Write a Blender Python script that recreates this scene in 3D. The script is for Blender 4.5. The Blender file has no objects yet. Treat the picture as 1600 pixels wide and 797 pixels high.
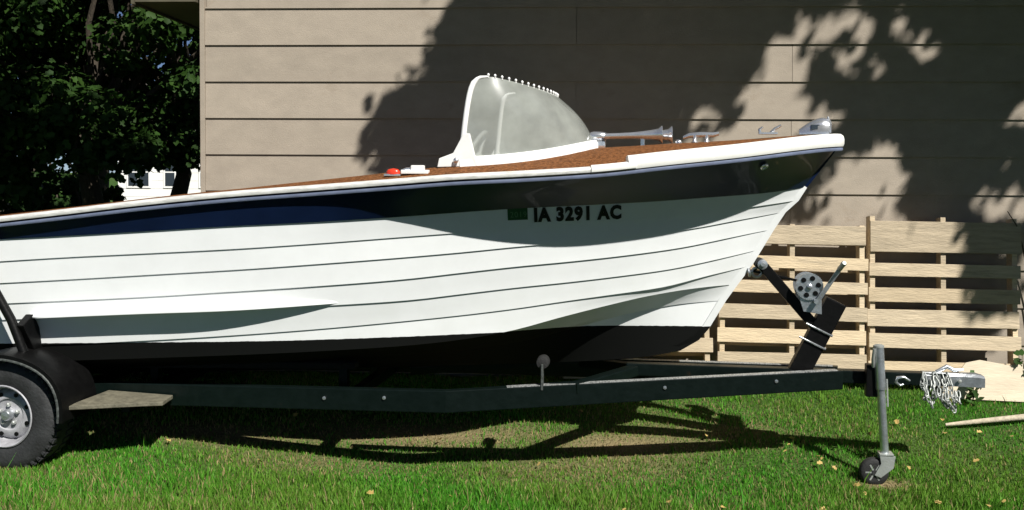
import bpy, bmesh, math, random
import numpy as np
from mathutils import Vector, Matrix
random.seed(7); rng = np.random.default_rng(7)
R = math.radians
sc = bpy.context.scene
C = sc.collection

# ------------------------------------------------------------------ camera, sky, sun, exposure
cam_d = bpy.data.cameras.new('camera'); cam = bpy.data.objects.new('camera', cam_d); C.objects.link(cam)
cam_d.sensor_width = 36; cam_d.lens = 36*1500/1600
cam_d.shift_y = -0.0466
cam_d.clip_end = 2000
cam.location = (0, 0, 1.85)
cam.rotation_euler = (Matrix.Rotation(R(90-2.0), 3, 'X') @ Matrix.Rotation(R(0.3), 3, 'Z')).to_euler()
sc.camera = cam

SUN = Vector((0.53, -0.80, 1.0)).normalized()          # towards the sun
w = bpy.data.worlds.new('World'); sc.world = w; w.use_nodes = True
nt = w.node_tree; bg = nt.nodes['Background']
sky = nt.nodes.new('ShaderNodeTexSky'); sky.sky_type = 'NISHITA'; sky.sun_disc = False
sky.sun_elevation = math.asin(SUN.z); sky.sun_rotation = math.atan2(SUN.x, SUN.y)
nt.links.new(sky.outputs[0], bg.inputs[0]); bg.inputs[1].default_value = 0.05; sky.air_density = 0.35; sky.dust_density = 0.2
sl = bpy.data.lights.new('sun', 'SUN'); sl.energy = 5.0; sl.angle = R(0.53); sl.color = (1, 0.97, 0.91)
so = bpy.data.objects.new('sun', sl); C.objects.link(so)
so.rotation_euler = SUN.to_track_quat('Z', 'Y').to_euler(); so.location = (8, -12, 15)
sc.view_settings.view_transform = 'Standard'; sc.view_settings.look = 'None'
sc.view_settings.exposure = 0.52; sc.view_settings.gamma = 1
sc.view_settings.use_curve_mapping = False

# ------------------------------------------------------------------ materials
MATS = {}
def mat(name, col, rough=0.6, metal=0.0, var=0.0, scale=8.0, bump=0.0, bscale=60.0, spec=0.5, col2=None, stretch=None, detail=6.0, coat=0.0, objrand=0.0, stain=None, sscale=1.5, sthr=0.6):
    m = bpy.data.materials.new(name); m.use_nodes = True; MATS[name] = m
    n, l = m.node_tree.nodes, m.node_tree.links
    p = n['Principled BSDF']
    p.inputs['Base Color'].default_value = (*col, 1); p.inputs['Roughness'].default_value = rough
    p.inputs['Metallic'].default_value = metal; p.inputs['Specular IOR Level'].default_value = spec
    p.inputs['Coat Weight'].default_value = coat
    tc = n.new('ShaderNodeTexCoord'); mp = n.new('ShaderNodeMapping'); l.new(tc.outputs['Object'], mp.inputs[0])
    if stretch: mp.inputs['Scale'].default_value = stretch
    if var > 0 or col2:
        nz = n.new('ShaderNodeTexNoise'); nz.inputs['Scale'].default_value = scale; nz.inputs['Detail'].default_value = detail
        nz.inputs['Roughness'].default_value = 0.65
        l.new(mp.outputs[0], nz.inputs['Vector'])
        rp = n.new('ShaderNodeValToRGB'); l.new(nz.outputs[0], rp.inputs[0])
        c2 = col2 if col2 else tuple(min(1, c*(1+var)) for c in col)
        c1 = col if col2 else tuple(c*(1-var) for c in col)
        rp.color_ramp.elements[0].position = 0.32; rp.color_ramp.elements[0].color = (*c1, 1)
        rp.color_ramp.elements[1].position = 0.68; rp.color_ramp.elements[1].color = (*c2, 1)
        last = rp.outputs[0]
        if stain:                                          # sparse blotches with ragged edges
            n1 = n.new('ShaderNodeTexNoise'); n1.inputs['Scale'].default_value = sscale; n1.inputs['Detail'].default_value = 8; n1.inputs['Roughness'].default_value = 0.7
            l.new(mp.outputs[0], n1.inputs['Vector'])
            m1 = n.new('ShaderNodeMapRange'); m1.inputs[1].default_value = sthr; m1.inputs[2].default_value = sthr+0.14; m1.inputs[4].default_value = 0.75; l.new(n1.outputs[0], m1.inputs[0])
            mx = n.new('ShaderNodeMix'); mx.data_type = 'RGBA'; l.new(m1.outputs[0], mx.inputs[0]); l.new(last, mx.inputs[6]); mx.inputs[7].default_value = (*stain, 1); last = mx.outputs[2]
        if objrand > 0:                                    # every board a little lighter or darker than its neighbour
            oi = n.new('ShaderNodeObjectInfo'); m2 = n.new('ShaderNodeMapRange'); m2.inputs[3].default_value = 1-objrand; m2.inputs[4].default_value = 1+objrand; l.new(oi.outputs['Random'], m2.inputs[0])
            hs = n.new('ShaderNodeHueSaturation'); l.new(m2.outputs[0], hs.inputs['Value']); l.new(last, hs.inputs['Color']); last = hs.outputs[0]
        l.new(last, p.inputs['Base Color'])
    if bump > 0:
        nb = n.new('ShaderNodeTexNoise'); nb.inputs['Scale'].default_value = bscale; nb.inputs['Detail'].default_value = 5
        l.new(mp.outputs[0], nb.inputs['Vector'])
        b = n.new('ShaderNodeBump'); b.inputs['Strength'].default_value = bump; b.inputs['Distance'].default_value = 0.01
        l.new(nb.outputs[0], b.inputs['Height']); l.new(b.outputs[0], p.inputs['Normal'])
    return m

def attr_mat(name, rough=0.6, spec=0.3, trans=0.0):
    """colour of each leaf or blade from its own colour attribute"""
    m = bpy.data.materials.new(name); m.use_nodes = True; MATS[name] = m
    n, l = m.node_tree.nodes, m.node_tree.links
    p = n['Principled BSDF']; a = n.new('ShaderNodeAttribute'); a.attribute_name = 'Col'
    l.new(a.outputs['Color'], p.inputs['Base Color'])
    p.inputs['Roughness'].default_value = rough; p.inputs['Specular IOR Level'].default_value = spec
    if trans > 0:
        t = n.new('ShaderNodeBsdfTranslucent'); l.new(a.outputs['Color'], t.inputs[0])
        mx = n.new('ShaderNodeMixShader'); mx.inputs[0].default_value = trans
        l.new(p.outputs[0], mx.inputs[1]); l.new(t.outputs[0], mx.inputs[2])
        l.new(mx.outputs[0], n['Material Output'].inputs[0])
    return m

mat('siding', (0.330, 0.282, 0.225), 0.8, var=0.09, scale=6, bump=0.25, bscale=160, stretch=(0.8, 1, 1.3), objrand=0.05, stain=(0.22, 0.17, 0.12), sscale=1.7, sthr=0.60)
mat('trim', (0.32, 0.27, 0.22), 0.6, var=0.1, scale=6)
mat('soffit', (0.09, 0.08, 0.05), 0.8, var=0.2, scale=4)  # dark tone holds the shade of the down-facing eave
mat('shingle', (0.06, 0.055, 0.05), 0.9, var=0.3, scale=20, bump=0.4)
mat('foundation', (0.28, 0.27, 0.25), 0.9, var=0.2, scale=10, bump=0.4)
mat('navy', (0.004, 0.010, 0.034), 0.28, var=0.25, scale=3, coat=0.3)
mat('gel_white', (0.80, 0.82, 0.82), 0.30, var=0.035, scale=4)
mat('rail_white', (0.82, 0.82, 0.78), 0.35, var=0.05, scale=12)
mat('rail_alu', (0.66, 0.66, 0.63), 0.42, metal=0.15, var=0.25, scale=14, stretch=(1, 6, 6))
mat('rail_insert', (0.15, 0.18, 0.27), 0.5, var=0.2, scale=9)
mat('carpet', (0.055, 0.022, 0.008), 0.95, col2=(0.30, 0.125, 0.048), scale=55, detail=9.0, bump=0.9, bscale=150, stain=(0.05, 0.03, 0.015), sscale=16, sthr=0.60, spec=0.1)
mat('white_plastic', (0.80, 0.80, 0.79), 0.35, var=0.05, scale=10)
mat('liner', (0.10, 0.10, 0.09), 0.6, var=0.15, scale=5)
mat('vinyl', (0.10, 0.09, 0.07), 0.5, var=0.15, scale=6, bump=0.2)
mat('chrome', (0.86, 0.88, 0.92), 0.22, metal=0.85, var=0.06, scale=20)
mat('zinc', (0.60, 0.63, 0.66), 0.33, metal=0.85, var=0.22, scale=22, bump=0.15, bscale=70)
mat('zinc_dull', (0.44, 0.46, 0.44), 0.5, metal=0.6, var=0.2, scale=16, bump=0.15)
mat('trailer_paint', (0.002, 0.005, 0.004), 0.36, col2=(0.004, 0.008, 0.007), scale=18, bump=0.15, bscale=30, spec=0.25, stain=(0.035, 0.018, 0.008), sscale=9, sthr=0.66)
mat('sheen_grey', (0.10, 0.105, 0.10), 0.45, metal=0.3, col2=(0.50, 0.51, 0.50), scale=30, stretch=(4, 1, 1))  # streaky light grey standing in for reflected sky and sun on the rails
mat('trailer_worn', (0.015, 0.018, 0.017), 0.42, col2=(0.10, 0.11, 0.105), scale=45, bump=0.2)
mat('black_steel', (0.0035, 0.0035, 0.0035), 0.42, var=0.3, scale=20, bump=0.1, spec=0.2)
mat('rubber', (0.014, 0.014, 0.014), 0.75, var=0.4, scale=20, bump=0.3, bscale=90)
mat('tyre_rubber', (0.022, 0.023, 0.024), 0.7, var=0.45, scale=9, bump=0.35, bscale=60)
mat('rim_white', (0.36, 0.36, 0.38), 0.45, metal=0.2, var=0.3, scale=18)
mat('step_plate', (0.13, 0.12, 0.085), 0.7, var=0.35, scale=20, bump=0.4)
mat('bunk_carpet', (0.006, 0.006, 0.005), 0.95, var=0.3, scale=60, bump=0.6)
mat('red_lens', (0.62, 0.045, 0.02), 0.25, var=0.1)
mat('ink', (0.006, 0.007, 0.006), 0.5)
mat('sticker', (0.015, 0.085, 0.025), 0.5, var=0.25, scale=40)
mat('sticker_ink', (0.10, 0.22, 0.10), 0.5)
mat('pallet_a', (0.52, 0.425, 0.295), 0.85, var=0.16, scale=14, bump=0.5, bscale=60, stretch=(0.35, 3, 3), objrand=0.16, stain=(0.20, 0.17, 0.13), sscale=5, sthr=0.58)
mat('pallet_b', (0.45, 0.37, 0.26), 0.85, var=0.18, scale=14, bump=0.5, bscale=60, stretch=(0.35, 3, 3), objrand=0.16, stain=(0.20, 0.17, 0.13), sscale=5, sthr=0.58)
mat('pallet_c', (0.58, 0.465, 0.31), 0.85, var=0.14, scale=14, bump=0.5, bscale=60, stretch=(0.35, 3, 3), objrand=0.16, stain=(0.20, 0.17, 0.13), sscale=5, sthr=0.58)
mat('plywood', (0.62, 0.53, 0.40), 0.85, var=0.12, scale=8, bump=0.25, bscale=50, stretch=(0.4, 2, 2))
mat('stick', (0.42, 0.36, 0.27), 0.85, var=0.3, scale=30, bump=0.5)
mat('bark', (0.055, 0.043, 0.03), 0.95, var=0.4, scale=18, bump=0.9, bscale=30, stretch=(3, 3, 0.6))
mat('neighbour_white', (0.78, 0.78, 0.76), 0.6, var=0.05, scale=3)
mat('neighbour_roof', (0.10, 0.09, 0.085), 0.9, var=0.2)
mat('window_dark', (0.03, 0.04, 0.05), 0.08)
mat('fence_wood', (0.16, 0.13, 0.10), 0.85, var=0.2, scale=10)
mat('concrete', (0.36, 0.35, 0.32), 0.9, var=0.15, scale=6, bump=0.3)
attr_mat('grass_blades', 0.55, 0.25, 0.30)
attr_mat('leaves', 0.6, 0.15, 0.25)
attr_mat('weed_leaves', 0.5, 0.3, 0.25)
mat('dry_leaf', (0.38, 0.25, 0.06), 0.7, col2=(0.50, 0.38, 0.15), scale=20)

def hull_mat():                                           # white gelcoat above, dark antifouling paint below the boot line
    m = bpy.data.materials.new('hull_two_tone'); m.use_nodes = True; MATS['hull_two_tone'] = m
    n, l = m.node_tree.nodes, m.node_tree.links; p = n['Principled BSDF']
    tc = n.new('ShaderNodeTexCoord'); sp = n.new('ShaderNodeSeparateXYZ'); l.new(tc.outputs['Object'], sp.inputs[0])
    mn = n.new('ShaderNodeMath'); mn.operation = 'MINIMUM'; l.new(sp.outputs[0], mn.inputs[0]); mn.inputs[1].default_value = 0
    ml = n.new('ShaderNodeMath'); ml.operation = 'MULTIPLY_ADD'; l.new(mn.outputs[0], ml.inputs[0]); ml.inputs[1].default_value = 0.036; ml.inputs[2].default_value = 0.925
    nz = n.new('ShaderNodeTexNoise'); nz.inputs['Scale'].default_value = 22; l.new(tc.outputs['Object'], nz.inputs['Vector'])
    nm = n.new('ShaderNodeMath'); nm.operation = 'MULTIPLY_ADD'; l.new(nz.outputs[0], nm.inputs[0]); nm.inputs[1].default_value = 0.006; l.new(ml.outputs[0], nm.inputs[2])
    gt = n.new('ShaderNodeMath'); gt.operation = 'GREATER_THAN'; l.new(sp.outputs[2], gt.inputs[0]); l.new(nm.outputs[0], gt.inputs[1])
    n2 = n.new('ShaderNodeTexNoise'); n2.inputs['Scale'].default_value = 5; n2.inputs['Detail'].default_value = 6; l.new(tc.outputs['Object'], n2.inputs['Vector'])
    r2 = n.new('ShaderNodeValToRGB'); l.new(n2.outputs[0], r2.inputs[0])
    r2.color_ramp.elements[0].position = 0.3; r2.color_ramp.elements[0].color = (0.76, 0.78, 0.77, 1)
    r2.color_ramp.elements[1].position = 0.6; r2.color_ramp.elements[1].color = (0.81, 0.83, 0.83, 1)
    mx = n.new('ShaderNodeMix'); mx.data_type = 'RGBA'; l.new(gt.outputs[0], mx.inputs[0])
    mx.inputs[6].default_value = (0.004, 0.0045, 0.004, 1); l.new(r2.outputs[0], mx.inputs[7])
    l.new(mx.outputs[2], p.inputs['Base Color'])
    r3 = n.new('ShaderNodeMapRange'); r3.inputs[3].default_value = 0.12; r3.inputs[4].default_value = 0.5; l.new(gt.outputs[0], r3.inputs[0]); l.new(r3.outputs[0], p.inputs['Specular IOR Level'])
    rm = n.new('ShaderNodeMapRange'); rm.inputs[3].default_value = 0.75; rm.inputs[4].default_value = 0.33; l.new(gt.outputs[0], rm.inputs[0]); l.new(rm.outputs[0], p.inputs['Roughness'])
    return m
hull_mat()

def plexi_mat():                                          # weathered, hazy acrylic
    m = bpy.data.materials.new('hazy_acrylic'); m.use_nodes = True; MATS['hazy_acrylic'] = m
    n, l = m.node_tree.nodes, m.node_tree.links; p = n['Principled BSDF']
    p.inputs['Base Color'].default_value = (0.36, 0.38, 0.35, 1); p.inputs['Roughness'].default_value = 0.17
    p.inputs['Specular IOR Level'].default_value = 0.75
    tr = n.new('ShaderNodeBsdfTransparent'); tr.inputs[0].default_value = (0.80, 0.82, 0.80, 1)
    tc = n.new('ShaderNodeTexCoord'); nz = n.new('ShaderNodeTexNoise'); nz.inputs['Scale'].default_value = 7; nz.inputs['Detail'].default_value = 7
    l.new(tc.outputs['Object'], nz.inputs['Vector'])
    mr = n.new('ShaderNodeMapRange'); mr.inputs[1].default_value = 0.3; mr.inputs[2].default_value = 0.7; mr.inputs[3].default_value = 0.48; mr.inputs[4].default_value = 0.74
    l.new(nz.outputs[0], mr.inputs[0])
    mx = n.new('ShaderNodeMixShader'); l.new(mr.outputs[0], mx.inputs[0]); l.new(tr.outputs[0], mx.inputs[1]); l.new(p.outputs[0], mx.inputs[2])
    l.new(mx.outputs[0], n['Material Output'].inputs[0])
plexi_mat()

# ------------------------------------------------------------------ mesh helpers
def tag(o, label=None, cat=None, group=None, kind=None):
    if label: o['label'] = label
    if cat: o['category'] = cat
    if group: o['group'] = group
    if kind: o['kind'] = kind
    return o
def empty(name, loc=(0, 0, 0), rz=0.0):
    o = bpy.data.objects.new(name, None); C.objects.link(o); o.location = loc; o.rotation_euler = (0, 0, rz)
    o.empty_display_size = 0.1
    return o
def link(name, me, m, parent=None, loc=None, rot=None):
    o = bpy.data.objects.new(name, me); C.objects.link(o)
    if m and not me.materials: me.materials.append(MATS[m])
    if parent: o.parent = parent
    if loc is not None: o.location = loc
    if rot is not None: o.rotation_euler = rot
    return o

class MB:
    def __init__(s): s.v = []; s.f = []
    def add(s, v, f):
        k = len(s.v); s.v += [tuple(x) for x in v]; s.f += [tuple(i+k for i in q) for q in f]; return s
    def box(s, c, d, M=None):
        x, y, z = d[0]/2, d[1]/2, d[2]/2
        p = [Vector((a*x, b*y, e*z)) for a in (-1, 1) for b in (-1, 1) for e in (-1, 1)]
        if M: p = [M @ q for q in p]
        c = Vector(c); p = [q+c for q in p]
        return s.add(p, [(0, 1, 3, 2), (4, 6, 7, 5), (0, 4, 5, 1), (2, 3, 7, 6), (0, 2, 6, 4), (1, 5, 7, 3)])
    def beam(s, a, b, wd, ht, up=(0, 0, 1)):               # a box from a to b, wd sideways, ht along up
        a, b, up = Vector(a), Vector(b), Vector(up); t = (b-a).normalized()
        sd = t.cross(up).normalized(); u2 = sd.cross(t).normalized()
        p = [e + sd*(i*wd/2) + u2*(j*ht/2) for e in (a, b) for i in (-1, 1) for j in (-1, 1)]
        return s.add(p, [(0, 1, 3, 2), (4, 6, 7, 5), (0, 4, 5, 1), (2, 3, 7, 6), (0, 2, 6, 4), (1, 5, 7, 3)])
    def tube(s, pts, rad, n=10, cap=True, closed=False):
        P = [Vector(p) for p in pts]; m = len(P)
        rads = rad if isinstance(rad, (list, tuple)) else [rad]*m
        prev = None; V = []
        for i, p in enumerate(P):
            if closed: t = (P[(i+1) % m]-P[i-1]).normalized()
            else: t = (P[min(i+1, m-1)]-P[max(i-1, 0)]).normalized()
            if prev is None:
                a = Vector((0, 0, 1)) if abs(t.z) < 0.9 else Vector((1, 0, 0)); nrm = (a-t*a.dot(t)).normalized()
            else: nrm = (prev-t*prev.dot(t)).normalized()
            prev = nrm; bn = t.cross(nrm)
            V += [p+(nrm*math.cos(2*math.pi*k/n)+bn*math.sin(2*math.pi*k/n))*rads[i] for k in range(n)]
        F = []
        for i in range(m if closed else m-1):
            j = (i+1) % m
            F += [(i*n+k, i*n+(k+1) % n, j*n+(k+1) % n, j*n+k) for k in range(n)]
        if cap and not closed: F += [tuple(range(n))[::-1], tuple(range((m-1)*n, m*n))]
        return s.add(V, F)
    def lathe(s, prof, c, axis, n=28, cap=True):                     # prof: (radius, distance along axis)
        c, ax = Vector(c), Vector(axis).normalized()
        a = Vector((0, 0, 1)) if abs(ax.z) < 0.9 else Vector((1, 0, 0)); e1 = (a-ax*a.dot(ax)).normalized(); e2 = ax.cross(e1)
        V = [c+ax*h+(e1*math.cos(2*math.pi*k/n)+e2*math.sin(2*math.pi*k/n))*r for r, h in prof for k in range(n)]
        F = [(i*n+k, i*n+(k+1) % n, (i+1)*n+(k+1) % n, (i+1)*n+k) for i in range(len(prof)-1) for k in range(n)]
        if cap and prof[0][0] > 1e-6: F.append(tuple(range(n))[::-1])
        if cap and prof[-1][0] > 1e-6: F.append(tuple(range((len(prof)-1)*n, len(prof)*n)))
        return s.add(V, F)
    def grid(s, rows):
        m = len(rows[0]); V = [p for r in rows for p in r]
        return s.add(V, [(i*m+k, i*m+k+1, (i+1)*m+k+1, (i+1)*m+k) for i in range(len(rows)-1) for k in range(m-1)])
    def prism(s, poly, d):                                 # closed outline extruded by vector d
        d = Vector(d); n = len(poly); P = [Vector(p) for p in poly]
        return s.add(P+[p+d for p in P], [tuple(range(n))[::-1], tuple(range(n, 2*n))]+[(i, (i+1) % n, n+(i+1) % n, n+i) for i in range(n)])
    def mesh(s, name, bevel=0.0, smooth=None, weld=False):
        me = bpy.data.meshes.new(name)
        bm = bmesh.new(); vs = [bm.verts.new(p) for p in s.v]
        for f in s.f:
            try: bm.faces.new([vs[i] for i in f])
            except ValueError: pass
        if weld: bmesh.ops.remove_doubles(bm, verts=bm.verts, dist=0.0005)
        bmesh.ops.recalc_face_normals(bm, faces=bm.faces)
        if bevel > 0: bmesh.ops.bevel(bm, geom=list(bm.edges), offset=bevel, segments=2, affect='EDGES', profile=0.7)
        if smooth is not None:
            for f in bm.faces: f.smooth = True
            for e in bm.edges:
                if len(e.link_faces) == 2 and e.calc_face_angle(0) > R(smooth): e.smooth = False
        bm.to_mesh(me); bm.free(); return me
    def build(s, name, m, parent=None, bevel=0.0, smooth=None, weld=False, loc=None, rot=None):
        return link(name, s.mesh(name, bevel, smooth, weld), m, parent, loc, rot)

def pchip(K):
    xs = [k[0] for k in K]; ys = [k[1] for k in K]; n = len(xs)
    h = [xs[i+1]-xs[i] for i in range(n-1)]; d = [(ys[i+1]-ys[i])/h[i] for i in range(n-1)]
    m = [d[0]]+[0]*(n-2)+[d[-1]]
    for i in range(1, n-1):
        if d[i-1]*d[i] > 0:
            w1, w2 = 2*h[i]+h[i-1], h[i]+2*h[i-1]; m[i] = (w1+w2)/(w1/d[i-1]+w2/d[i])
    def f(x):
        i = 0
        while i < n-2 and x > xs[i+1]: i += 1
        t = (x-xs[i])/h[i]
        return (2*t**3-3*t*t+1)*ys[i]+(t**3-2*t*t+t)*h[i]*m[i]+(3*t*t-2*t**3)*ys[i+1]+(t**3-t*t)*h[i]*m[i+1]
    return f

# ------------------------------------------------------------------ ground
def sstep(t): t = np.clip(t, 0, 1); return t*t*(3-2*t)
def gz(x, y):
    x = np.asarray(x, float); y = np.asarray(y, float)
    z = 0.31*sstep((y-5.15)/2.0)+0.115*sstep((-x-0.3)/2.6)*sstep((7.6-y)/1.5)
    return z+0.012*np.sin(x*2.3+y*1.1)*np.cos(y*2.9-x*.7)+0.006*np.sin(x*7.1+1)*np.sin(y*6.3)
def patch(x, y):                                           # 0 lush .. 1 dry / bare
    v = 0.5+0.25*np.sin(x*1.7+0.6*np.sin(y*3.1))+0.25*np.sin(y*4.3+1.3*np.sin(x*1.9+2))
    dry = 0.25*v
    for cx, cy, rx, ry, a in ((0.45, 5.75, 0.85, 0.25, .5), (-0.6, 6.15, 1.0, 0.2, .85), (-1.9, 6.0, 0.8, 0.14, .9), (0.7, 6.05, 0.6, 0.2, .85), (-1.2, 5.75, .7, .15, .5), (2.2, 5.55, .16, .07, 1.0), (1.3, 6.2, .7, .25, .5), (-2.6, 5.35, .8, .15, .4)):
        dry = np.maximum(dry, a*np.exp(-(((x-cx)/rx)**2+((y-cy)/ry)**2)))
    return np.clip(dry, 0, 1)

xs = np.concatenate([np.array([-900, -400, -150, -60, -30, -18]), np.arange(-12, 9.01, 0.12), np.array([14, 30, 60, 150, 400, 900])])
ys = np.concatenate([np.array([-900, -300, -80, -20, -6]), np.arange(-2, 8.6, 0.12), np.array([10, 13, 18, 25, 40, 80, 200, 500, 1200])])
X, Y = np.meshgrid(xs, ys); Z = gz(X, Y)
mb = MB(); nx = len(xs)
me = bpy.data.meshes.new('lawn_ground')
me.from_pydata(np.stack([X.ravel(), Y.ravel(), Z.ravel()], 1).tolist(), [], [(i*nx+k, i*nx+k+1, (i+1)*nx+k+1, (i+1)*nx+k) for i in range(len(ys)-1) for k in range(nx-1)])
col = me.color_attributes.new('Col', 'FLOAT_COLOR', 'POINT')
d = patch(X.ravel(), Y.ravel())[:, None]
cc = np.array([[0.030, 0.085, 0.012]])*(1-d)+np.array([[0.25, 0.185, 0.105]])*d
col.data.foreach_set('color', np.concatenate([cc, np.ones((len(cc), 1))], 1).ravel().astype(np.float32))
gm = attr_mat('lawn_soil', 0.95, 0.1)
n, l = gm.node_tree.nodes, gm.node_tree.links
nz = n.new('ShaderNodeTexNoise'); nz.inputs['Scale'].default_value = 45; nz.inputs['Detail'].default_value = 6
tc = n.new('ShaderNodeTexCoord'); l.new(tc.outputs['Object'], nz.inputs['Vector'])
bp = n.new('ShaderNodeBump'); bp.inputs['Distance'].default_value = 0.03; l.new(nz.outputs[0], bp.inputs['Height']); l.new(bp.outputs[0], n['Principled BSDF'].inputs['Normal'])
for p in me.polygons: p.use_smooth = True
tag(link('lawn_ground', me, 'lawn_soil'), kind='structure')

def blades(name, x, y, h, wd, colr, mname, lean=0.55, zf=gz):
    n = len(x); z = zf(x, y)-0.004
    a = rng.uniform(0, 2*np.pi, n); la = rng.uniform(0, 2*np.pi, n); ll = h*rng.uniform(0.1, lean, n)
    dx, dy = np.cos(a)*wd/2, np.sin(a)*wd/2; lx, ly = np.cos(la)*ll, np.sin(la)*ll
    V = np.empty((n, 5, 3))
    V[:, 0] = np.stack([x-dx, y-dy, z], 1); V[:, 1] = np.stack([x+dx, y+dy, z], 1)
    V[:, 2] = np.stack([x+dx*.8+lx*.35, y+dy*.8+ly*.35, z+h*.58], 1); V[:, 3] = np.stack([x-dx*.8+lx*.35, y-dy*.8+ly*.35, z+h*.58], 1)
    V[:, 4] = np.stack([x+lx, y+ly, z+h], 1)
    me = bpy.data.meshes.new(name); me.vertices.add(n*5); me.vertices.foreach_set('co', V.ravel())
    b = np.arange(n)[:, None]*5
    L = np.concatenate([b+np.array([[0, 1, 2, 3]]), b+np.array([[3, 2, 4]])], 1).ravel()
    me.loops.add(len(L)); me.loops.foreach_set('vertex_index', L.astype(np.int32))
    st = (np.arange(n)[:, None]*7+np.array([[0, 4]])).ravel()
    me.polygons.add(n*2); me.polygons.foreach_set('loop_start', st.astype(np.int32))
    me.update(calc_edges=True)
    ca = me.color_attributes.new('Col', 'FLOAT_COLOR', 'POINT')
    cc = np.repeat(np.concatenate([colr, np.ones((n, 1))], 1), 5, 0); ca.data.foreach_set('color', cc.ravel().astype(np.float32))
    me.materials.append(MATS[mname]); return me
def lawn():
    out = []
    for (x0, x1, y0, y1, n) in ((-3.7, 4.3, 4.75, 5.75, 95000), (-3.7, 4.4, 5.75, 7.22, 85000), (-6.5, -3.7, 3.5, 9, 20000), (4.3, 7, 3.5, 6.9, 14000), (-3.7, 4.3, 3.3, 4.75, 30000), (-9, -2.6, 7.2, 12, 24000)):
        x = rng.uniform(x0, x1, n); y = rng.uniform(y0, y1, n)
        wall_y = 7.39-(x+2.38)*0.05075
        keep = ((y < wall_y-0.02) | (x < -2.5))
        dd = patch(x, y); keep &= rng.uniform(0, 1, n) > dd*dd*0.98-0.02
        out.append(np.stack([x[keep], y[keep]], 1))
    P = np.concatenate(out); x, y = P[:, 0], P[:, 1]; n = len(x); dd = patch(x, y)
    tuft = 0.5+0.5*np.sin(x*9+3*np.sin(y*5))*np.sin(y*11+2*np.sin(x*6))
    lush = sstep((5.62-y)/0.35)
    h = (0.030+0.030*lush)*(0.65+0.6*tuft)*rng.uniform(0.6, 1.35, n)*(1-0.35*dd)
    tall = rng.uniform(0, 1, n) < 0.004; h[tall] *= 2.6
    wd = rng.uniform(0.0025, 0.0085, n)
    g = np.array([0.036, 0.200, 0.011]); g2 = np.array([0.110, 0.335, 0.025]); dr = np.array([0.36, 0.29, 0.13])
    t = rng.uniform(0, 1, n)[:, None]
    c = g*(1-t)+g2*t
    yel = (0.5+0.5*np.sin(x*3.1+1.2*np.sin(y*4.7+x)))[:, None]
    c = c*(1-0.42*yel)+np.array([0.19, 0.25, 0.04])*0.42*yel
    isdry = (rng.uniform(0, 1, n) < 0.06+0.72*dd)[:, None]
    c = np.where(isdry, dr*rng.uniform(0.6, 1.15, (n, 1)), c*rng.uniform(0.7, 1.25, (n, 1)))
    me = blades('grass', x, y, h, wd, c, 'grass_blades')
    tag(link('grass', me, None), 'short green lawn grass with dry tan patches under the boat', 'grass', kind='stuff')
lawn()

# ------------------------------------------------------------------ the house with lap siding
WA = Vector((-2.3804, 7.39, 0)); WR = R(-2.9053)           # wall corner and heading
house = empty('house', (WA.x, WA.y, 0), WR)
tag(house, 'tan house with wide horizontal lap siding behind the boat', 'house')
HL, HD, EAVE = 9.0, 6.5, 3.30
mb = MB(); mb.prism([(0.02, 0.05, 0.1), (HL, 0.05, 0.1), (HL, 0.05, EAVE), (HL/2, 0.05, EAVE+0.4*HL/2-0.05), (0.02, 0.05, EAVE)], (0, HD, 0))
mb.build('house_body', 'siding', house)
MB().box((HL/2, HD/2, 0.22), (HL+0.06-0.1, HD+0.0, 0.34)).build('foundation', 'foundation', house)
E0, P0 = 1.988, 0.2775
def siding_board(s0, s1, zb, zt, c0=None):
    zt2 = zt+0.018
    a0 = s0 if c0 is None else c0[0]; a1 = s1 if c0 is None else c0[1]
    m = MB()
    yo, yi = -0.020, -0.007
    m.add([(s0, yo, zb), (s1, yo, zb), (a1, yi, zt2), (a0, yi, zt2), (s0, 0.004, zb), (s1, 0.004, zb), (a1, 0.004, zt2), (a0, 0.004, zt2)],
          [(0, 1, 2, 3), (4, 7, 6, 5), (0, 4, 5, 1), (3, 2, 6, 7), (0, 3, 7, 4), (1, 5, 6, 2)])
    return m.build('siding_board', 'siding', house)
for r in range(-6, 12):
    zb = E0+P0*r; zt = zb+P0-0.004
    L0, L1 = 0.03, HL-0.02
    if zt > EAVE-0.1:
        f = lambda z: max(0.03, (z-(EAVE-0.1))/0.4+0.03)
        if f(zt) > HL/2-0.3: break
        siding_board(f(zb), HL-f(zb), zb, zt, (f(zt+.018), HL-f(zt+.018))); continue
    js = [4.46] if r % 2 == 0 else [2.86, 7.4]
    e = [L0]+js+[L1]
    for a, b in zip(e[:-1], e[1:]):
        siding_board(a+(0.0015 if a > 0.1 else 0), b-(0.0015 if b < HL-0.1 else 0), zb, zt)
MB().box((0.010, 0.0, 1.7), (0.036, 0.052, 3.1)).build('corner_trim', 'siding', house, bevel=0.003)
for i in range(12):                                        # side wall boards facing the trees
    zb = 0.35+P0*i
    if zb+P0 > 3.2: break
    m = MB(); m.add([(-0.004, 0.04, zb), (-0.004, HD, zb), (0.012, HD, zb+P0), (0.012, 0.04, zb+P0), (0.02, 0.04, zb), (0.02, HD, zb), (0.021, HD, zb+P0), (0.021, 0.04, zb+P0)],
      [(0, 1, 2, 3), (0, 4, 5, 1), (3, 2, 6, 7), (0, 3, 7, 4), (1, 5, 6, 2)]); m.build('siding_board', 'siding', house)
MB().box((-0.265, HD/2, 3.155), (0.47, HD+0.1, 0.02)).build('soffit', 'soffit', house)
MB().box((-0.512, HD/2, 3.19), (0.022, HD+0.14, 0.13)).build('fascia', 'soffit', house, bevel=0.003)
mb = MB(); yb, yf = -0.12, HD+0.15
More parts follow.
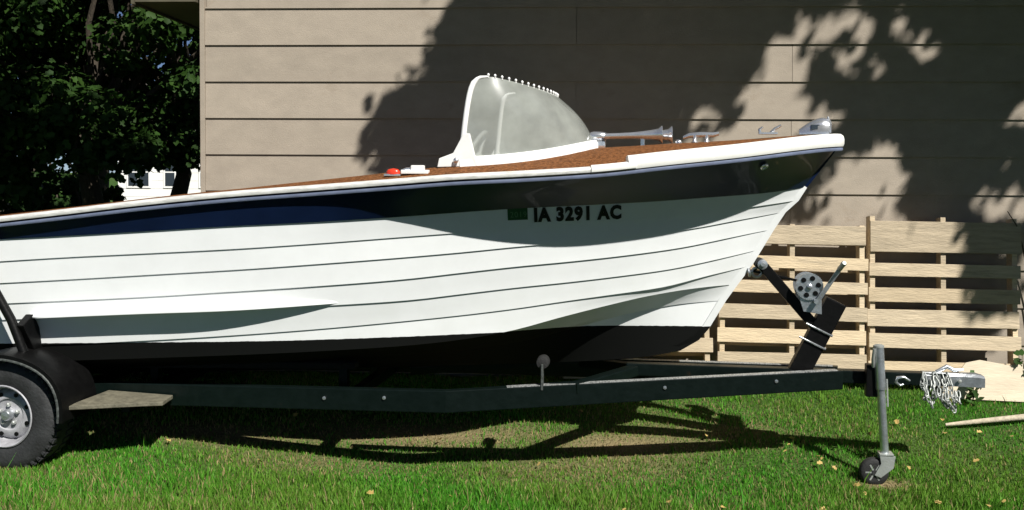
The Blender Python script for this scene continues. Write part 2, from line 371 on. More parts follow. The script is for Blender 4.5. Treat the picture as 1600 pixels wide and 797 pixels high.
for sgn in (0, 1):
    fx = (lambda q: q) if sgn == 0 else (lambda q: HL-q)
    a = [(fx(-0.55), yb, 3.24), (fx(HL/2), yb, 3.24+0.4*(HL/2+.55)), (fx(HL/2), yb, 3.36+0.4*(HL/2+.55)), (fx(-0.55), yb, 3.36)]
    mb.prism(a, (0, yf-yb, 0))
mb.build('roof', 'shingle', house)

# ------------------------------------------------------------------ pallets along the wall
def on_wall(s, off, z):                                    # s metres along the wall from its corner, off in front of it
    M = Matrix.Rotation(WR, 3, 'Z'); p = M @ Vector((s, -off, 0)); return (WA.x+p.x, WA.y+p.y, z)
def pallet(s, off, z, wd, rows, tilt, roll, label, mats, zst=None, back=True, hgt=1.22, strx=(0.02, .5, .98)):
    o = empty('pallet', on_wall(s, off, z)); o.rotation_euler = (Matrix.Rotation(WR, 3, 'Z') @ Matrix.Rotation(R(tilt), 3, 'X') @ Matrix.Rotation(R(roll), 3, 'Y')).to_euler()
    tag(o, label, 'pallet', 'wooden pallets leaning against the house')
    for q, fx in enumerate(strx):
        x = fx*wd
        MB().box((x, 0.046, hgt/2), (0.036, 0.09, hgt)).build('stringer', mats[(q+1) % len(mats)], o, bevel=0.003)
    for q, (a, b) in enumerate(rows):
        j = random.uniform(-.012, .012); e = random.uniform(-.004, .006)
        m = MB().box((wd/2+j, -0.0095+random.uniform(-.001, .001), (a+b)/2), (wd+0.02, 0.017, (b-a)*.93), Matrix.Rotation(R(random.uniform(-.5, .5)), 3, 'Y'))
        m.build('deck_board', mats[q % len(mats)], o, bevel=0.0025)
    if back:
        for q in range(0, len(rows), 1):
            zc = sum(rows[q])/2-random.choice((.0, .0, .02, .035))
            MB().box((wd/2, 0.101, zc), (wd, 0.016, 0.095)).build('bottom_board', mats[(q+1) % len(mats)], o, bevel=0.002)
    return o
rowsR = [(0.0, .12), (.205, .315), (.355, .485), (.535, .645), (.72, .82), (.89, 1.0)]
rowsR = [(0.065, .185), (.27, .38), (.425, .555), (.60, .71), (.785, .885), (.955, 1.195)]
pallet(4.975, 0.30, 0.345, 1.045, rowsR, -6, 0.8, 'pale wooden pallet with a wide top board at the right end of the row', ['pallet_c', 'pallet_a', 'pallet_b'])
rowsL = [(.035, .150), (.215, .325), (.385, .495), (.570, .665), (.75, .845), (.925, 1.075)]
rowsL = [(.055, .175), (.235, .345), (.405, .515), (.600, .690), (.775, .868), (.948, 1.095)]
pallet(3.90, 0.315, 0.41, 1.035, rowsL, -6, 0.9, 'weathered wooden pallet behind the winch post, between the two other pallets', ['pallet_a', 'pallet_c', 'pallet_b'], hgt=1.10)
pallet(2.78, 0.33, 0.39, 1.06, [(0.0, .11), (.17, .28), (.35, .45), (.53, .64), (.72, .82), (.9, 1.0)], -9, -0.5, 'wooden pallet mostly hidden behind the hull, only its right end showing under the bow', ['pallet_c', 'pallet_a'], hgt=1.02)
pw = empty('plywood_offcut', on_wall(5.42, 0.42, 0.29)); pw.rotation_euler = (Matrix.Rotation(WR, 3, 'Z') @ Matrix.Rotation(R(-14), 3, 'X')).to_euler()
tag(pw, 'pale broken plywood offcut leaning on the foot of the right-hand pallet', 'board')
MB().prism([(0.02, 0, 0), (0.68, 0, -.02), (0.70, 0, .1), (.63, 0, .25), (.50, 0, .235), (.30, 0, .27), (.20, 0, .25), (.12, 0, .15), (0.03, 0, .13)], (0, 0.012, 0)).build('plywood_sheet', 'plywood', pw, bevel=0.002)

# ------------------------------------------------------------------ the boat
BO = (0.0, 6.0, 0.0); BR = R(-8.0)
boat = empty('motorboat', BO, BR)
boat.scale = (1, -1, 1) if False else (1, 1, 1)
tag(boat, 'white lapstrake motorboat with a navy sheer band and hazy windshield on the trailer', 'boat')
# boat space: x forward to the bow, y to port (away from the camera); tables use v = distance to starboard
LV = [
('S',0.850,2.40,2.20,0.75,1.968,[(-3.90,1.447),(-3.00,1.550),(-2.50,1.607),(-2.00,1.667),(-1.50,1.718),(-1.00,1.758),(-0.50,1.798),(-0.20,1.823),(0.18,1.844),(0.57,1.871),(0.95,1.915),(1.33,1.958),(1.72,2.010),(1.85,2.025),(1.92,2.031),(1.97,2.035)]),
('B',0.800,3.20,1.90,0.95,1.773,[(-3.90,1.394),(-3.00,1.451),(-2.50,1.482),(-2.00,1.516),(-1.50,1.551),(-1.00,1.580),(-0.50,1.615),(-0.20,1.639),(0.14,1.663),(0.49,1.681),(0.83,1.699),(1.18,1.724),(1.52,1.750),(1.65,1.766),(1.72,1.776),(1.77,1.783)]),
('L1',0.785,3.20,1.80,1.00,1.726,[(-3.90,1.256),(-3.00,1.321),(-2.50,1.358),(-2.00,1.389),(-1.50,1.421),(-1.00,1.459),(-0.50,1.500),(-0.20,1.523),(0.14,1.546),(0.47,1.568),(0.81,1.595),(1.14,1.629),(1.48,1.671),(1.61,1.689),(1.68,1.699),(1.73,1.705)]),
('L2',0.770,3.10,1.75,1.00,1.652,[(-3.90,1.129),(-3.00,1.192),(-2.50,1.227),(-2.00,1.264),(-1.50,1.301),(-1.00,1.342),(-0.50,1.384),(-0.20,1.411),(0.12,1.443),(0.44,1.469),(0.76,1.499),(1.08,1.537),(1.40,1.593),(1.53,1.615),(1.60,1.627),(1.65,1.635)]),
('L3',0.755,3.10,1.75,1.00,1.586,[(-3.90,1.011),(-3.00,1.069),(-2.50,1.102),(-2.00,1.136),(-1.50,1.176),(-1.00,1.215),(-0.50,1.258),(-0.20,1.293),(0.11,1.327),(0.41,1.354),(0.72,1.386),(1.03,1.426),(1.34,1.485),(1.47,1.510),(1.54,1.522),(1.59,1.530)]),
('L4',0.740,3.10,1.70,1.00,1.516,[(-3.90,0.909),(-3.00,0.970),(-2.50,1.003),(-2.00,1.035),(-1.50,1.063),(-1.00,1.098),(-0.50,1.133),(-0.20,1.168),(0.09,1.201),(0.39,1.230),(0.68,1.261),(0.97,1.297),(1.27,1.355),(1.40,1.383),(1.47,1.398),(1.52,1.409)]),
('L5',0.710,3.10,1.70,1.00,1.457,[(-3.90,0.746),(-3.00,0.806),(-2.50,0.839),(-2.00,0.876),(-1.50,0.919),(-1.00,0.963),(-0.50,1.011),(-0.20,1.042),(0.08,1.075),(0.36,1.114),(0.64,1.150),(0.93,1.188),(1.21,1.254),(1.34,1.282),(1.41,1.297),(1.46,1.307)]),
('L6',0.690,3.00,1.65,1.00,1.376,[(-3.90,0.644),(-3.00,0.704),(-2.50,0.737),(-2.00,0.768),(-1.50,0.800),(-1.00,0.830),(-0.50,0.864),(-0.20,0.897),(0.07,0.945),(0.33,1.014),(0.60,1.080),(0.86,1.136),(1.13,1.175),(1.26,1.186),(1.33,1.190),(1.38,1.193)]),
('L7',0.360,2.80,1.30,1.00,1.308,[(-3.90,0.550),(-3.00,0.600),(-2.50,0.627),(-2.00,0.657),(-1.50,0.690),(-1.00,0.722),(-0.50,0.761),(-0.20,0.792),(0.05,0.832),(0.30,0.892),(0.55,0.966),(0.81,1.029),(1.06,1.073),(1.19,1.085),(1.26,1.090),(1.31,1.094)]),
('K',0.012,0.30,1.00,1.00,1.207,[(-3.90,.45),(-3,.50),(-2,.555),(-1,.61),(0,.665),(.6,.71),(.80,.733),(1.043,.784),(1.15,.85),(1.207,.919)]),
]
LEV = [(a[5], (lambda B, L, p, q, ue: (lambda u: B*(1-(1-min(max((ue-u)/L, 0), 1))**p)**q))(a[1], a[2], a[3], a[4], a[5]), pchip(a[6])) for a in LV]
def lev(k, u): return LEV[k][1](u), LEV[k][2](u)
def levs(k, s): ue = LEV[k][0]; u = -3.9+(ue+3.9)*(1-(1-s)**1.5); v, w_ = lev(k, u); return u, v, w_
NS = 56
def strake(k, side, mname):
    rows = []
    lip = 0.0065
    for t in (0, .2, .4, .6, .8, 1.0, 1.02):
        row = []
        for i in range(NS+1):
            s = i/NS; a = levs(k, s); b = levs(k+1, s); tt = min(t, 1.0)
            u, v, w_ = [a[j]*(1-tt)+b[j]*tt for j in range(3)]
            fade = min(1.0, (1-s)*7)
            e = lip*tt*fade+0.004
            if t > 1: e = -0.004
            row.append((u+e*0.25*(1-fade), -side*(v+e), w_-(0.006 if t >= 1 else 0)))
        rows.append(row)
    return MB().grid(rows).build('strake', mname, boat, smooth=40)
for k in range(9):
    for side in (1, -1):
        o = strake(k, side, 'navy' if k == 0 else ('gel_white' if k < 5 else 'hull_two_tone'))
        if k == 0: o['label'] = 'navy painted top strake under the rub rail'
# stem and keel strip
path = [(1.968-.02, 2.02)]+[(LEV[k][0], LV[k][6][-1][1]) for k in range(1, 9)]+[(1.207, .919), (1.15, .85), (1.043, .784), (.8, .733), (.6, .71), (0, .665), (-1, .61), (-2, .555), (-3.9, .45)]
mb = MB(); rows = []
for i, (u, w_) in enumerate(path):
    a = path[max(i-1, 0)]; b = path[min(i+1, len(path)-1)]; t = Vector((b[0]-a[0], 0, b[1]-a[1])).normalized(); nn = Vector((-t.z, 0, t.x))
    if nn.x < 0 and i < 9: nn = -nn
    if i >= 9 and nn.z > 0: nn = -nn
    c = Vector((u, 0, w_))
    rows.append([c-nn*.03+Vector((0, .022, 0)), c+nn*.012+Vector((0, .008, 0)), c+nn*.012+Vector((0, -.008, 0)), c-nn*.03+Vector((0, -.022, 0))])
stem = MB().grid(rows[1:]).build('stem_and_keel', 'hull_two_tone', boat, smooth=50)
MB().grid(rows[:2]).build('stem_head', 'navy', boat)
# transom
pts = [(-3.9, lev(k, -3.9)[0], lev(k, -3.9)[1]) for k in range(10)]
MB().add([(-3.9, -p[1], p[2]) for p in pts]+[(-3.9, p[1], p[2]) for p in pts[::-1]], [tuple(range(20))]).build('transom', 'hull_two_tone', boat)

# deck with crown, open cockpit behind the windshield
def crown(u):
    if u < 0.6: return 0.130-0.075*min(1, max(0, (-0.3-u)/1.2))
    return max(0.05, 0.130-(u-.6)/1.3*0.075)
def deckz(u, v):
    V_, W_ = lev(0, min(u, 1.967)); V_ = max(V_, 1e-3); t = max(-1, min(1, v/V_)); return W_+0.012+crown(u)*(1-t*t)
us = [-3.9, -3.6, -3.3]+[-3.0+.25*i for i in range(11)]+[-.3, -.15, 0.0]+[.12*i for i in range(1, 16)]+[1.88, 1.93, 1.96]
us = sorted(set(round(x, 3) for x in us)); ts = [-1, -.95, -.88, -.8, -.72, -.6, -.45, -.3, -.15, 0, .15, .3, .45, .6, .72, .8, .88, .95, 1]
mb = MB(); idx = {}
def dv(i, j):
    if (i, j) not in idx:
        V_, W_ = lev(0, us[i]); idx[(i, j)] = len(mb.v); mb.v.append((us[i], -ts[j]*V_, deckz(us[i], ts[j]*V_)))
    return idx[(i, j)]
for i in range(len(us)-1):
    for j in range(len(ts)-1):
        if -3.31 < us[i] and us[i+1] < 0.01 and abs(ts[j]+ts[j+1])/2 < .72: continue
        mb.f.append((dv(i, j), dv(i+1, j), dv(i+1, j+1), dv(i, j+1)))
deck = mb.build('deck', 'carpet', boat, smooth=40)
deck['label'] = 'brown carpeted foredeck and side decks'
mb = MB(); ring = [(u, -.72*lev(0, u)[0]) for u in us if -3.31 < u < .01]; ring = ring+[(u, -y) for u, y in ring[::-1]]
nr = len(ring)
mb.add([(u, y, deckz(u, y)-.003) for u, y in ring]+[(u, y*.62, 1.0) for u, y in ring], [(i, (i+1) % nr, nr+(i+1) % nr, nr+i) for i in range(nr)])
mb.build('cockpit_liner', 'liner', boat)
MB().box((-1.9, 0, .98), (3.2, .76, .03)).build('cockpit_sole', 'liner', boat)
for u in (-1.0, -2.3):
    MB().box((u, 0, 1.25), (.42, .78, .10)).build('bench_seat', 'vinyl', boat, bevel=.02)
# rub rail and bow cap
def sheer_path(u0, u1, n=40):
    P = []
    for i in range(n+1):
        a = i/n; u = u0+(u1-u0)*(1-(1-a)**1.8); V_, W_ = lev(0, u); P.append(Vector((u, -V_, W_)))
    return P
def sweep(P, prof, closed_prof=True):
    rows = []
    for i, p in enumerate(P):
        t = P[min(i+1, len(P)-1)]-P[max(i-1, 0)]; t.z = 0; t.normalize(); nn = Vector((t.y, -t.x, 0))
        rows.append([p+nn*a+Vector((0, 0, b)) for a, b in prof]+([p+nn*prof[0][0]+Vector((0, 0, prof[0][1]))] if closed_prof else []))
    m = MB().grid(rows); k = len(rows[0])
    m.f.append(tuple(range(k-1))); m.f.append(tuple(range(len(m.v)-k, len(m.v)-1))); return m
def mirror(P): return [Vector((p.x, -p.y, p.z)) for p in P[::-1]]
railp = [(-.012, .022), (.012, .024), (.026, .016), (.030, .004), (.026, -.008), (-.012, -.010)]
insp = [(-.010, -.011), (.019, -.011), (.021, -.022), (.016, -.030), (-.010, -.030)]
st = sheer_path(-3.9, .53)
for P in (st, mirror(st)): sweep(P, railp).build('rub_rail', 'rail_alu', boat, smooth=50, weld=True)
st = sheer_path(.534, .77)
for P in (st, mirror(st)): sweep(P, [(a*1.15, b*1.2+.002) for a, b in railp]).build('rub_rail', 'rail_white', boat, smooth=50, weld=True)
st = sheer_path(.73, 1.966, 48)
full = st+mirror(st)[1:]
capp = [(-.045, .052), (-.02, .064), (.006, .062), (.022, .050), (.028, .030), (.028, .004), (.022, -.012), (.0, -.016), (-.045, -.004)]
sweep(full, capp).build('bow_cap', 'rail_white', boat, smooth=45, weld=True)['label'] = 'thick white moulding capping the bow'
st = sheer_path(-3.9, 1.966, 80); sweep(st+mirror(st)[1:], [(a, b-.008) for a, b in insp]).build('rail_insert', 'rail_insert', boat, smooth=50, weld=True)

# spray rail along the fourth lap
def hullv(u, w_):
    for k in range(9):
        v0, w0 = lev(k, u); v1, w1 = lev(k+1, u)
        if w0 >= w_ >= w1: t = (w0-w_)/(w0-w1+1e-9); return v0*(1-t)+v1*t
    return lev(0, u)[0]
for side in (1, -1):
    rows = []
    for i in range(41):
        a = i/40; u = -2.76+(2.76-.86)*a; v4, w4 = lev(4+1, u); out = .080*(1-(1-min(1, (1-a)/.55))**2.2)*min(1, a*14+.3)
        rows.append([(u, -side*(v4+.002), w4+.026), (u, -side*(v4+.006+out*.75), w4+.020), (u, -side*(v4+.006+out), w4+.012), (u, -side*(v4+.006+out), w4+.004), (u, -side*(v4-.002), w4-.004)])
    m = MB().grid(rows); m.f.append((0, 1, 2, 3, 4)); m.build('spray_rail', 'gel_white', boat, smooth=35)

# windshield
def ws_bot(ph):
    v = .63*math.cos(ph); u = -.205+.725*math.sin(ph)**.92; return Vector((u, -v, deckz(u, v)+.012))
def ws_top(ph):
    v = .57*math.cos(ph); sn = math.sin(ph); u = -.150+.430*sn; return Vector((u, -v, 2.415-.085*sn**1.2))
NP = 48; phs = [math.pi*i/NP for i in range(NP+1)]
rows = []
for j in range(13):
    t = j/12; row = []
    for ph in phs:
        b, p = ws_bot(ph), ws_top(ph); q = b.lerp(p, t)
        edge = max(0, 1-min(ph, math.pi-ph)/.42)           # rounded upper aft corner
        q += Vector((.028*edge**3*t**9, 0, -.03*edge**3*t**9))
        bul = math.sin(math.pi*t)*.03; q += Vector((bul*math.sin(ph), -bul*math.cos(ph)*.7, bul*.4)); row.append(q)
    rows.append(row)
wsr = rows
ws = MB().grid(rows).build('windshield', 'hazy_acrylic', boat, smooth=60)
ws['label'] = 'hazy curved acrylic windshield'
mb = MB(); prof = []
rr = []
for i, ph in enumerate(phs):
    b = ws_bot(ph); nn = Vector((math.sin(ph), -math.cos(ph), 0)).normalized(); up = Vector((0, 0, 1))
    hgt = .038
    rr.append([b-nn*.014-up*.03, b+nn*.022-up*.03, b+nn*.020+up*hgt*.55, b+nn*.008+up*hgt, b-nn*.010+up*hgt, b-nn*.014-up*.03])
MB().grid(rr).build('bottom_trim', 'white_plastic', ws, smooth=45)
for e in (0, NP):
    P = [rows[j][e] for j in range(13)]+[rows[12][e+(1 if e == 0 else -1)], rows[12][e+(3 if e == 0 else -3)]]
    MB().tube(P, [.016]*12+[.012, .010, .006], 10).build('edge_post', 'white_plastic', ws, smooth=60)
    b = rows[0][e]; sg = -1 if e == 0 else 1
    pl = [(b.x-.13, b.y, deckz(b.x-.1, b.y)), (b.x+.10, b.y, deckz(b.x, b.y)), (b.x+.055, b.y, b.z+.17), (b.x+.02, b.y, b.z+.17), (b.x-.04, b.y, b.z+.06), (b.x-.12, b.y, b.z+.03)]
    MB().prism(pl, (0, sg*.018, 0)).build('foot_bracket', 'white_plastic', ws, bevel=.005)
    MB().lathe([(0, .0), (.012, .004), (.016, .012), (.010, .02), (0, .022)], (b.x-.02, b.y+sg*.02, deckz(b.x, b.y)+.03), (0, sg, 0), 12).build('thumb_screw', 'chrome', ws, smooth=60)
stud = MB().lathe([(.0055, -.006), (.0055, .004), (.0075, .006), (.0075, .014), (.003, .019), (0, .020)], (0, 0, 0), (0, 0, 1), 10).mesh('snap_stud', smooth=50)
for i in range(16):
    f = (.20+1.42*(i/15))/math.pi*NP; a = int(f); q = rows[12][a].lerp(rows[12][a+1], f-a)
    link('snap_stud', stud, 'white_plastic', ws, q)
# steering wheel
sw = empty('steering_wheel', (-.185, -.36, 1.955)); sw.parent = boat
sw.rotation_euler = (Matrix.Rotation(R(-62), 3, 'Y') @ Matrix.Rotation(R(0), 3, 'Z')).to_euler()
MB().tube([(math.cos(a)*.155, math.sin(a)*.155, 0) for a in [2*math.pi*i/36 for i in range(36)]], .0135, 10, closed=True).build('rim', 'white_plastic', sw, smooth=80)
for a in (R(30), R(150), R(270)):
    MB().tube([(math.cos(a)*.02, math.sin(a)*.02, -.03), (math.cos(a)*.09, math.sin(a)*.09, -.012), (math.cos(a)*.152, math.sin(a)*.152, 0)], [.014, .011, .010], 8).build('spoke', 'white_plastic', sw, smooth=60)
MB().lathe([(0, .01), (.03, .004), (.035, -.02), (.02, -.05), (.018, -.25)], (0, 0, -.02), (0, 0, 1), 20).build('hub', 'white_plastic', sw, smooth=50)
# deck hardware
hn = empty('twin_horn', (.50, -.03, deckz(.52, .03))); hn.parent = boat
MB().box((.03, 0, .022), (.10, .06, .045)).build('mount', 'chrome', hn, bevel=.012)
MB().lathe([(0, -.045), (.022, -.04), (.026, -.02), (.024, .02), (.02, .05), (.012, .06)], (.03, 0, .060), (1, 0, 0), 20).build('horn_body', 'chrome', hn, smooth=50)
for (y, L) in ((-.035, .385), (.05, .445)):
    pr = [(.013, .05), (.013, .12), (.0145, .20), (.019, .27), (.025, L-.055), (.031, L-.02), (.044, L-.003), (.044, L+.003), (.030, L-.006), (.012, L-.04), (0, L-.05)]
    MB().lathe(pr, (.03, y, .060), (1, -.0, .0), 24).build('trumpet', 'chrome', hn, smooth=45)
MB().box((.30, 0, .028), (.025, .05, .06)).build('bracket', 'chrome', hn, bevel=.006)
hn.rotation_euler = (0, R(-1.5), 0); hn.scale = (1.02, 1.2, 1.2)
cl = empty('deck_cleat', (1.15, -.10, deckz(1.15, .10)-.003)); cl.parent = boat; cl.rotation_euler = (0, R(1), R(-6)); cl.scale = (1.0, 1.4, 1.4)
MB().tube([(-.105, 0, .020), (-.07, 0, .030), (0, 0, .034), (.07, 0, .034), (.105, 0, .040)], [.007, .011, .012, .011, .008], 10).build('horn_bar', 'chrome', cl, smooth=60)
for x in (-.035, .035): MB().lathe([(.022, 0), (.013, .012), (.012, .032)], (x, 0, 0), (0, 0, 1), 12).build('post', 'chrome', cl, smooth=50)
MB().lathe([(.020, 0), (.020, .01), (.012, .02), (0, .022)], (-.13, 0.01, 0), (0, 0, 1), 14).build('filler_cap', 'chrome', boat, smooth=50, loc=(1.15, -.10, deckz(1.02, .1)))
ck = empty('bow_chock', (1.54, -.10, deckz(1.54, .10)+.02)); ck.parent = boat
MB().box((0, 0, .008), (.11, .03, .014)).build('base', 'chrome', ck, bevel=.004)
MB().tube([(-.045, 0, .01), (-.05, 0, .03), (-.03, 0, .045)], [.010, .009, .006], 8).build('prong', 'chrome', ck, smooth=60)
MB().tube([(.015, 0, .01), (.04, 0, .035), (.075, 0, .055)], [.010, .009, .007], 8).build('prong', 'chrome', ck, smooth=60)
bl = empty('bow_light', (1.82, 0, deckz(1.82, 0)+.012)); bl.parent = boat
rowsb = []
for i in range(9):
    a = i/8; x = -.09+.17*a; hh = .018+.072*math.sin(min(1, a*1.15)*math.pi/2)-(.012 if a == 1 else 0); ww = .022+.022*math.sin(a*math.pi*.6)
    rowsb.append([(x, -ww, -.01), (x, -ww, hh*.45), (x, -ww*.55, hh*.88), (x, 0, hh), (x, ww*.55, hh*.88), (x, ww, hh*.45), (x, ww, -.01)])
m = MB().grid(rowsb); m.f.append(tuple(range(7))); m.f.append(tuple(range(len(m.v)-7, len(m.v)))); m.build('housing', 'chrome', bl, smooth=50)
MB().tube([(.085, 0, .0), (.088, 0, .06), (.078, 0, .095)], [.014, .012, .005], 10).build('finial', 'chrome', bl, smooth=60)
MB().box((.0, -.036, .03), (.05, .012, .03)).build('lens', 'window_dark', bl, bevel=.004)
# hull ring on the band
u0, w0 = 1.49, 1.905
def hull_frame(u, w_):
    p = Vector((u, -hullv(u, w_), w_)); a = Vector((u+.05, -hullv(u+.05, w_), w_)); b = Vector((u, -hullv(u, w_-.05), w_-.05))
    return p, (a-p).normalized(), (p-b).normalized()
p, tx, tz = hull_frame(u0, w0); nn = tx.cross(tz).normalized()
if nn.y > 0: nn = -nn
MB().lathe([(.024, .0), (.026, .006), (.022, .011), (.014, .009), (.012, .003), (0, .003)], p+nn*.006, nn, 20).build('hull_vent', 'chrome', boat, smooth=60)
be = MB(); pe = Vector((1.445, 0, 1.262))
be.lathe([(.03, 0), (.03, .012), (.012, .016), (.012, .03)], pe, (1, 0, .15), 14)
be.tube([pe+Vector((.03+.0, 0, 0))+Vector((.028*math.cos(a)+.022, 0, .028*math.sin(a))) for a in [2*math.pi*i/18 for i in range(18)]], .008, 8, closed=True)
be.build('bow_eye', 'zinc', boat, smooth=60)
# small things on the starboard side deck near the windshield
nl = empty('running_light', (-.565, -.735, deckz(-.56, .735))); nl.parent = boat
MB().prism([(-.05, -.02, 0), (.045, -.02, 0), (.045, .02, 0), (-.05, .02, 0)], (0, 0, .012)).build('base', 'chrome', nl, bevel=.003)
MB().lathe([(.028, 0), (.028, .016), (.02, .028), (0, .033)], (.0, 0, .010), (0, 0, 1), 18).build('red_lens', 'red_lens', nl, smooth=50).scale = (1.4, .8, 1)
dc = empty('stern_line_chock', (-.44, -.735, deckz(-.44, .735))); dc.parent = boat
MB().box((0, 0, .012), (.155, .045, .022)).build('base', 'white_plastic', dc, bevel=.006)
MB().box((.015, 0, .034), (.075, .035, .030)).build('cap', 'white_plastic', dc, bevel=.008)
MB().tube([(-.08, 0, .016), (-.05, 0, .028), (.0, 0, .03)], .008, 8).build('arm', 'chrome', dc, smooth=60)

# registration number and sticker on the hull
def text_mesh(txt, size, name, offset=0.0, sx=1.0):
    cu = bpy.data.curves.new(name, 'FONT'); cu.body = txt; cu.size = size; cu.offset = offset; cu.resolution_u = 3; cu.align_x = 'LEFT'
    cu.space_character = 1.16; cu.space_word = 0.9
    o = bpy.data.objects.new(name, cu); C.objects.link(o)
    dg = bpy.context.evaluated_depsgraph_get(); dg.update(); me = bpy.data.meshes.new_from_object(o.evaluated_get(dg))
    bpy.data.objects.remove(o); bpy.data.curves.remove(cu)
    return me
def on_hull(me, u0, w0, slope, sx=1.0, lift=.006, shear=0.0, flip=False):
    for v in me.vertices:
        u = u0+v.co.x*sx+v.co.y*shear; w_ = w0+v.co.y+(u-u0)*slope
        va, wa = lev(1, u); vb, wb = lev(2, u); t = (wa-w_)/(wa-wb); vv = va*(1-t)+vb*t
        v.co = (u, -(vv+lift+.0065*t+.004), w_)
me = text_mesh('IA 3291 AC', .104, 'registration_number', .006)
xs_ = [v.co.x for v in me.vertices]; W0 = max(xs_)-min(xs_)
on_hull(me, .205, 1.583, .036, sx=.485/W0)
o = link('registration_number', me, 'ink', boat)
def quad_on_hull(ua, ub, wa_, wb_, slope, nm, m, lift):
    mb = MB(); N = 8; mb.grid([[(ua+(ub-ua)*i/N, wa_+(wb_-wa_)*j/3, 0) for i in range(N+1)] for j in range(4)])
    me = mb.mesh(nm); 
    for v in me.vertices: v.co = Vector((v.co.x-ua, v.co.y-wa_, 0))
    on_hull(me, ua, wa_, slope, lift=lift); return link(nm, me, m, boat)
stk = quad_on_hull(.062, .172, 1.588, 1.656, .04, 'registration_sticker', 'sticker', .004)
me = text_mesh('2019', .046, 'sticker_year'); on_hull(me, .075, 1.604, .04, sx=.9, lift=.006); link('sticker_year', me, 'sticker_ink', stk)

# ------------------------------------------------------------------ the trailer
tr = empty('boat_trailer', BO, BR)
tag(tr, 'dark green-black steel boat trailer with a galvanised tongue jack', 'trailer')
def P3(u, v, w_): return Vector((u, -v, w_))
rail_profile = [(-3.95, .55, .49), (-.30, .55, .538), (1.99, .055, .640)]
for sd in (1, -1):
    a, b, c = [P3(u, v*sd, w_) for u, v, w_ in rail_profile]
    m = MB()
    hv, wd = .064, .028
    rows = []
    for p, nx_ in ((a, (0, -sd)), (b, (.10, -sd)), (c, (.21, -sd*.98))):
        n2 = Vector((nx_[0], nx_[1], 0)).normalized()
        hh = hv if p is not c else .056
        rows.append([p+n2*wd+Vector((0, 0, hh)), p+n2*wd+Vector((0, 0, -hh)), p-n2*wd+Vector((0, 0, -hh)), p-n2*wd+Vector((0, 0, hh)), p+n2*wd+Vector((0, 0, hh))])
    m.grid(rows); m.f += [(0, 1, 2, 3), (10, 11, 12, 13)]
    o = m.build('main_rail', 'trailer_paint', tr, weld=True, bevel=.006)
    # light strip painting the sky and sun reflection along the angled half's top
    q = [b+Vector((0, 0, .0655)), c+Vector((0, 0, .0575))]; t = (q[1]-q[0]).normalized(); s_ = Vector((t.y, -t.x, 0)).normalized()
    MB().beam(q[0]+t*.35, q[1]-t*.03, .046, .003).build('edge_sheen', 'sheen_grey', o)
    for uu in (-1.02, -.66, .95, 1.6):
        vv = .55 if uu < -.3 else .55-(uu+.3)/2.29*.495
        ww = .49+(uu+3.95)/3.65*.048 if uu < -.3 else .538+(uu+.3)/2.29*.102
        MB().lathe([(.011, 0), (.011, .006), (0, .007)], P3(uu, sd*(vv+.031), ww+random.uniform(-.01, .02)), (0.0, -sd, 0), 6).build('bolt_head', 'zinc', tr)
# centre tongue, cross members, diagonal brace
MB().beam(P3(.72, 0, .652), P3(2.60, 0, .650), .075, .075).build('tongue', 'trailer_paint', tr, bevel=.006)
for u, w_ in ((-3.5, .50), (-2.2, .515), (-.9, .53)):
    MB().beam(P3(u, .52, w_-.02), P3(u, -.52, w_-.02), .06, .07).build('cross_member', 'trailer_paint', tr, bevel=.005)
for sd in (1, -1):
    MB().beam(P3(.42, sd*.40, .605), P3(.77, sd*.03, .648), .07, .06).build('diagonal_brace', 'trailer_paint', tr, bevel=.006)
    MB().beam(P3(-.75, sd*.42, .50), P3(.46, sd*.39, .622), .04, .05).build('inner_rail', 'trailer_paint', tr, bevel=.004)
    MB().beam(P3(-3.4, sd*.33, .62), P3(-.9, sd*.33, .685), .085, .04).build('bunk', 'bunk_carpet', tr, bevel=.008)
    for u in (-3.3, -2.2, -.98):
        MB().beam(P3(u, sd*.33, .46), P3(u, sd*.33, .65+(u+3)*.02), .05, .05, (1, 0, 0)).build('bunk_bracket', 'trailer_paint', tr)
    # side roller on the rail
    MB().beam(P3(.245, sd*.44, .60), P3(.245, sd*.44, .75), .05, .012, (1, 0, 0)).build('roller_bracket', 'trailer_worn', tr, bevel=.003)
    MB().lathe([(.014, -.05), (.034, -.045), (.038, -.02), (.038, .02), (.034, .045), (.014, .05)], P3(.245, sd*.40, .755), (0, 1, 0), 22).build('side_roller', 'rubber', tr, smooth=50)
